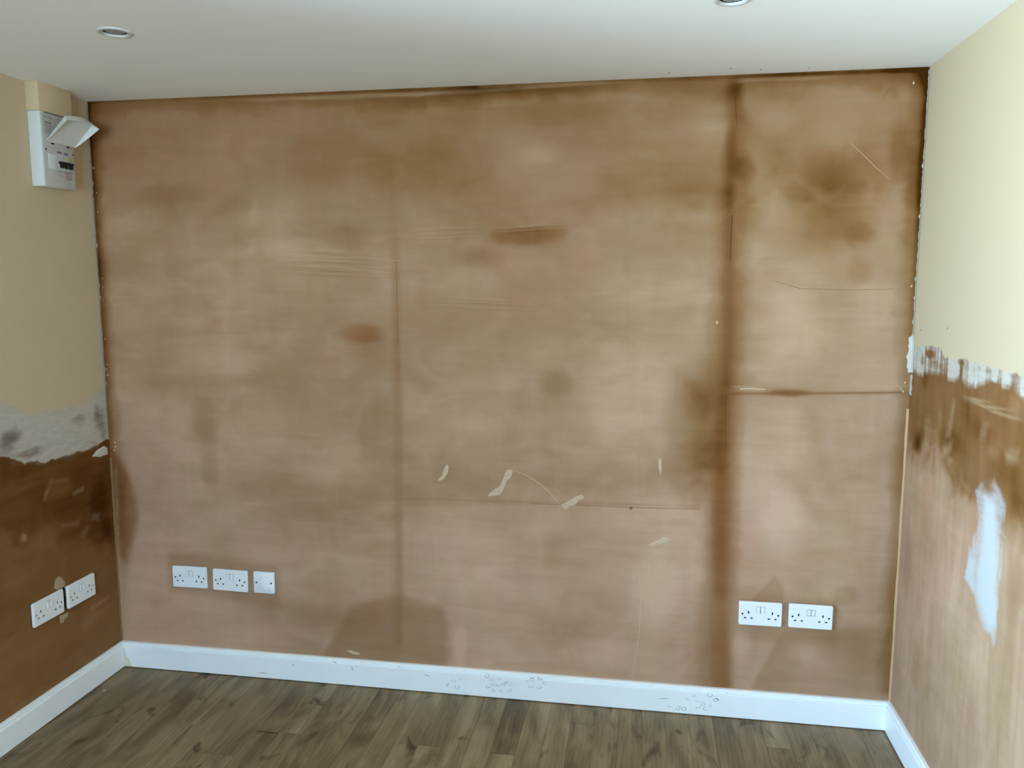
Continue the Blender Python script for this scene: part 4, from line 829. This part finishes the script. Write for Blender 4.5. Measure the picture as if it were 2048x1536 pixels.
# ---------------------------------------------------------------- consumer unit and boxed trunking
CY0, CY1, CZ0, CZ1, CX = -0.3085, -0.1590, 1.8715, 2.1205, 0.052
tr = bpy.data.objects.new('cable_trunking', None); COL.objects.link(tr); tr.location = (0, (CY0+CY1)/2, CZ1)
tag(tr, 'cream painted boxed cable trunking between fuse box and ceiling', 'trunking')
link('casing', box_me('casing', (0.0, -0.0775, 0.0), (0.050, 0.0800, H-CZ1-0.0003), 0.0012), M_CREAMP, tr)
cu = bpy.data.objects.new('fuse_box', None); COL.objects.link(cu); cu.location = (0, (CY0+CY1)/2, CZ0)
tag(cu, 'white plastic fuse box with its lid hanging open, high on the left wall', 'fuse box')
CW, CH = (CY1-CY0), (CZ1-CZ0)
YC = (CY0+CY1)/2
def cz(y, z): return (y-YC, z-CZ0)              # wall point -> box-local y, z
def cbox(name, y0, y1, z0, z1, x0, x1, mat, bev=0.0, par=None):
    (a, b), (c_, d_) = cz(y0, z0), cz(y1, z1)
    return link(name, box_me(name, (x0, a, b), (x1, c_, d_), bev), mat, par or cu)
cbox('body', CY0, CY1, CZ0, CZ1, 0.0, CX-0.004, M_BOX, 0.003)
fc = cbox('front_cover', CY0+0.0012, CY1-0.0012, CZ0+0.001, CZ1-0.001, CX-0.004, CX, M_BOX2, 0.0015)
F = CX
lab = cbox('printed_label', CY0+0.007, CY1-0.010, 2.046, CZ1-0.002, F, F+0.0004, M_PAPER)
cbox('print_line', CY0+0.016, CY1-0.012, CZ1-0.0052, CZ1-0.0028, F+0.0004, F+0.0006, M_INK, 0, None)
for y0, y1, z, th, m in ((-0.297, -0.258, 2.1035, 0.0020, M_INK2), (-0.270, -0.262, 2.1000, 0.0022, M_INK2), (-0.295, -0.263, 2.0850, 0.0026, M_INK), (-0.292, -0.262, 2.0775, 0.0012, M_INK2), (-0.292, -0.264, 2.0725, 0.0012, M_INK2), (-0.292, -0.266, 2.0675, 0.0012, M_INK2), (-0.292, -0.268, 2.0625, 0.0012, M_INK2), (-0.292, -0.272, 2.0575, 0.0012, M_INK2), (-0.292, -0.276, 2.0525, 0.0012, M_INK2),
                       (-0.238, -0.190, 2.1035, 0.0016, M_INK2), (-0.238, -0.205, 2.0950, 0.0014, M_INK2)):
    cbox('print_line', y0, y1, z-th/2, z+th/2, F+0.0004, F+0.0006, m)
# breaker row
cbox('blank_module', -0.2885, -0.2455, 1.932, 1.983, F, F+0.0022, M_BOX, 0.0008)
brk = cbox('breaker', -0.2445, -0.1675, 1.932, 1.986, F, F+0.0030, M_BRK, 0.0008)
cbox('test_button', -0.2010, -0.1860, 1.9685, 1.9775, F+0.003, F+0.0055, M_YEL, 0.0008, None)
cbox('toggle_bar', -0.2440, -0.1760, 1.9535, 1.9620, F+0.003, F+0.0105, M_BLACK, 0.0012)
for y in (-0.2330, -0.2110, -0.1880):
    cbox('toggle', y-0.0050, y+0.0050, 1.9400, 1.9560, F+0.003, F+0.0125, M_BLACK, 0.0015)
for y0, y1, z0, z1 in ((-0.2440, -0.2210, 1.9895, 1.9960), (-0.2110, -0.1900, 1.9890, 1.9955)):
    cbox('print_line', y0, y1, z0, z1, F, F+0.0003, M_VIOL)
cbox('print_line', -0.2450, -0.1700, 1.9265, 1.9285, F, F+0.0003, M_INK2)
cbox('warning_label', -0.2130, -0.1740, 1.8830, 1.9290, F, F+0.0003, M_PAPER)
for z, y1, th in ((1.9265, -0.176, 0.0022), (1.9215, -0.176, 0.0022), (1.9165, -0.178, 0.0022), (1.9115, -0.176, 0.0026), (1.9065, -0.177, 0.0026), (1.9018, -0.188, 0.0020)):
    cbox('print_line', -0.2110 if y1 > -0.18 else -0.198, y1, z-th/2, z+th/2, F+0.0003, F+0.0005, M_ROSE)
for z in (1.8935, 1.8885): cbox('print_line', -0.205, -0.182, z-0.0007, z+0.0007, F+0.0003, F+0.0005, M_INK2)
cbox('print_line', -0.240, -0.222, 1.9135, 1.9150, F, F+0.0003, M_INK2)
for y in (-0.2950, -0.1650):
    bm = bmesh.new(); lathe(bm, [(0, 0.0006), (0.003, 0.0005), (0.0036, 0)], 14); bm.transform(Matrix.Rotation(math.radians(90), 4, 'Y'))
    (a, b) = cz(y, 1.995); link('screw', from_bm('screw', bm), M_SCREW, cu, (F, a, b))
# lid: a shallow tray hinged half way up, swung up and out
LID_L, LID_A = 0.112, 45.0
(a0, b0) = cz(CY0+0.014, 2.0225); (a1, b1) = cz(CY1+0.003, 2.0225)
bm = bmesh.new()
def lid_pt(u, y, n):        # u along the lid from the hinge, n out of the tray (down and outwards); the sides splay
    ca, sa = math.cos(math.radians(LID_A)), math.sin(math.radians(LID_A))
    ym = (a0+a1)/2
    return (F+u*ca+n*sa, y+(y-ym)/(a1-ym)*n*0.55, b0+u*sa-n*ca)
NY, TH = 14, 0.0022
ys = [a0+(a1-a0)*k/NY for k in range(NY+1)]
def lid_len(k): return LID_L+0.011*math.sin(math.pi*k/NY)
def depth(u): return 0.003+0.020*min(1.0, u/LID_L)**0.8
NU = 6
def sheet(fn, n1, n2):
    g = [[bm.verts.new(fn(i, j)) for j in range(n2+1)] for i in range(n1+1)]
    for i in range(n1):
        for j in range(n2): bm.faces.new((g[i][j], g[i+1][j], g[i+1][j+1], g[i][j+1]))
# outer skin and inner skin of base, side walls, front lip
sheet(lambda i, j: lid_pt(lid_len(i)*j/NU, ys[i], 0.0), NY, NU)
sheet(lambda i, j: lid_pt((lid_len(i)-TH)*j/NU, min(max(ys[i], a0+TH), a1-TH), TH), NY, NU)
for yo, yi in ((a0, a0+TH), (a1, a1-TH)):
    sheet(lambda i, j: lid_pt(LID_L*i/NU, yo, depth(LID_L*i/NU)*j), NU, 1)
    sheet(lambda i, j: lid_pt((LID_L-TH)*i/NU, yi, TH+(depth(LID_L*i/NU)-TH)*j), NU, 1)
    sheet(lambda i, j: lid_pt((LID_L-TH*j)*i/NU, yo+(yi-yo)*j, depth(LID_L*i/NU)), NU, 1)
sheet(lambda i, j: lid_pt(lid_len(i), ys[i], depth(LID_L)*j), NY, 1)
sheet(lambda i, j: lid_pt(lid_len(i)-TH, min(max(ys[i], a0+TH), a1-TH), TH+(depth(LID_L)-TH)*j), NY, 1)
sheet(lambda i, j: lid_pt(lid_len(i)-TH*j, ys[i] if j == 0 else min(max(ys[i], a0+TH), a1-TH), depth(LID_L)), NY, 1)
bmesh.ops.remove_doubles(bm, verts=bm.verts, dist=0.00005)
link('lid', from_bm('lid', bm, 35), M_BOX, cu)
cbox('hinge', CY0+0.010, CY1-0.004, 2.0190, 2.0235, F, F+0.003, M_BOX2, 0.001)
for y in (-0.265, -0.190): cbox('hinge_slot', y-0.006, y+0.006, 2.0155, 2.0195, F, F+0.0032, M_DARK)

# ---------------------------------------------------------------- crumbs on the floor
def crumb(x, y, s, label, rot):
    bm = bmesh.new(); bmesh.ops.create_icosphere(bm, subdivisions=1, radius=1.0)
    for v in bm.verts: v.co *= rr.uniform(0.8, 1.2)
    bm.transform(Matrix.Translation((0, 0, s*0.42)) @ Matrix.Diagonal((s*1.9, s, s*0.4, 1)))
    zmin = min(v.co.z for v in bm.verts); bm.transform(Matrix.Translation((0, 0, -zmin)))
    tag(link('plaster_crumb', from_bm('plaster_crumb', bm), M_WHITEP, None, (x, y, 0.0), (0, 0, rot)), label, 'debris', 'plaster crumbs on the floor')
crumb(*(0.0638, -0.2052), 0.0042, 'white crumb of plaster on the floor beside the left skirting', 1.2)
crumb(*(2.5429, -0.0442), 0.0024, 'tiny white crumb on the floor below the right pair of sockets', 0.4)
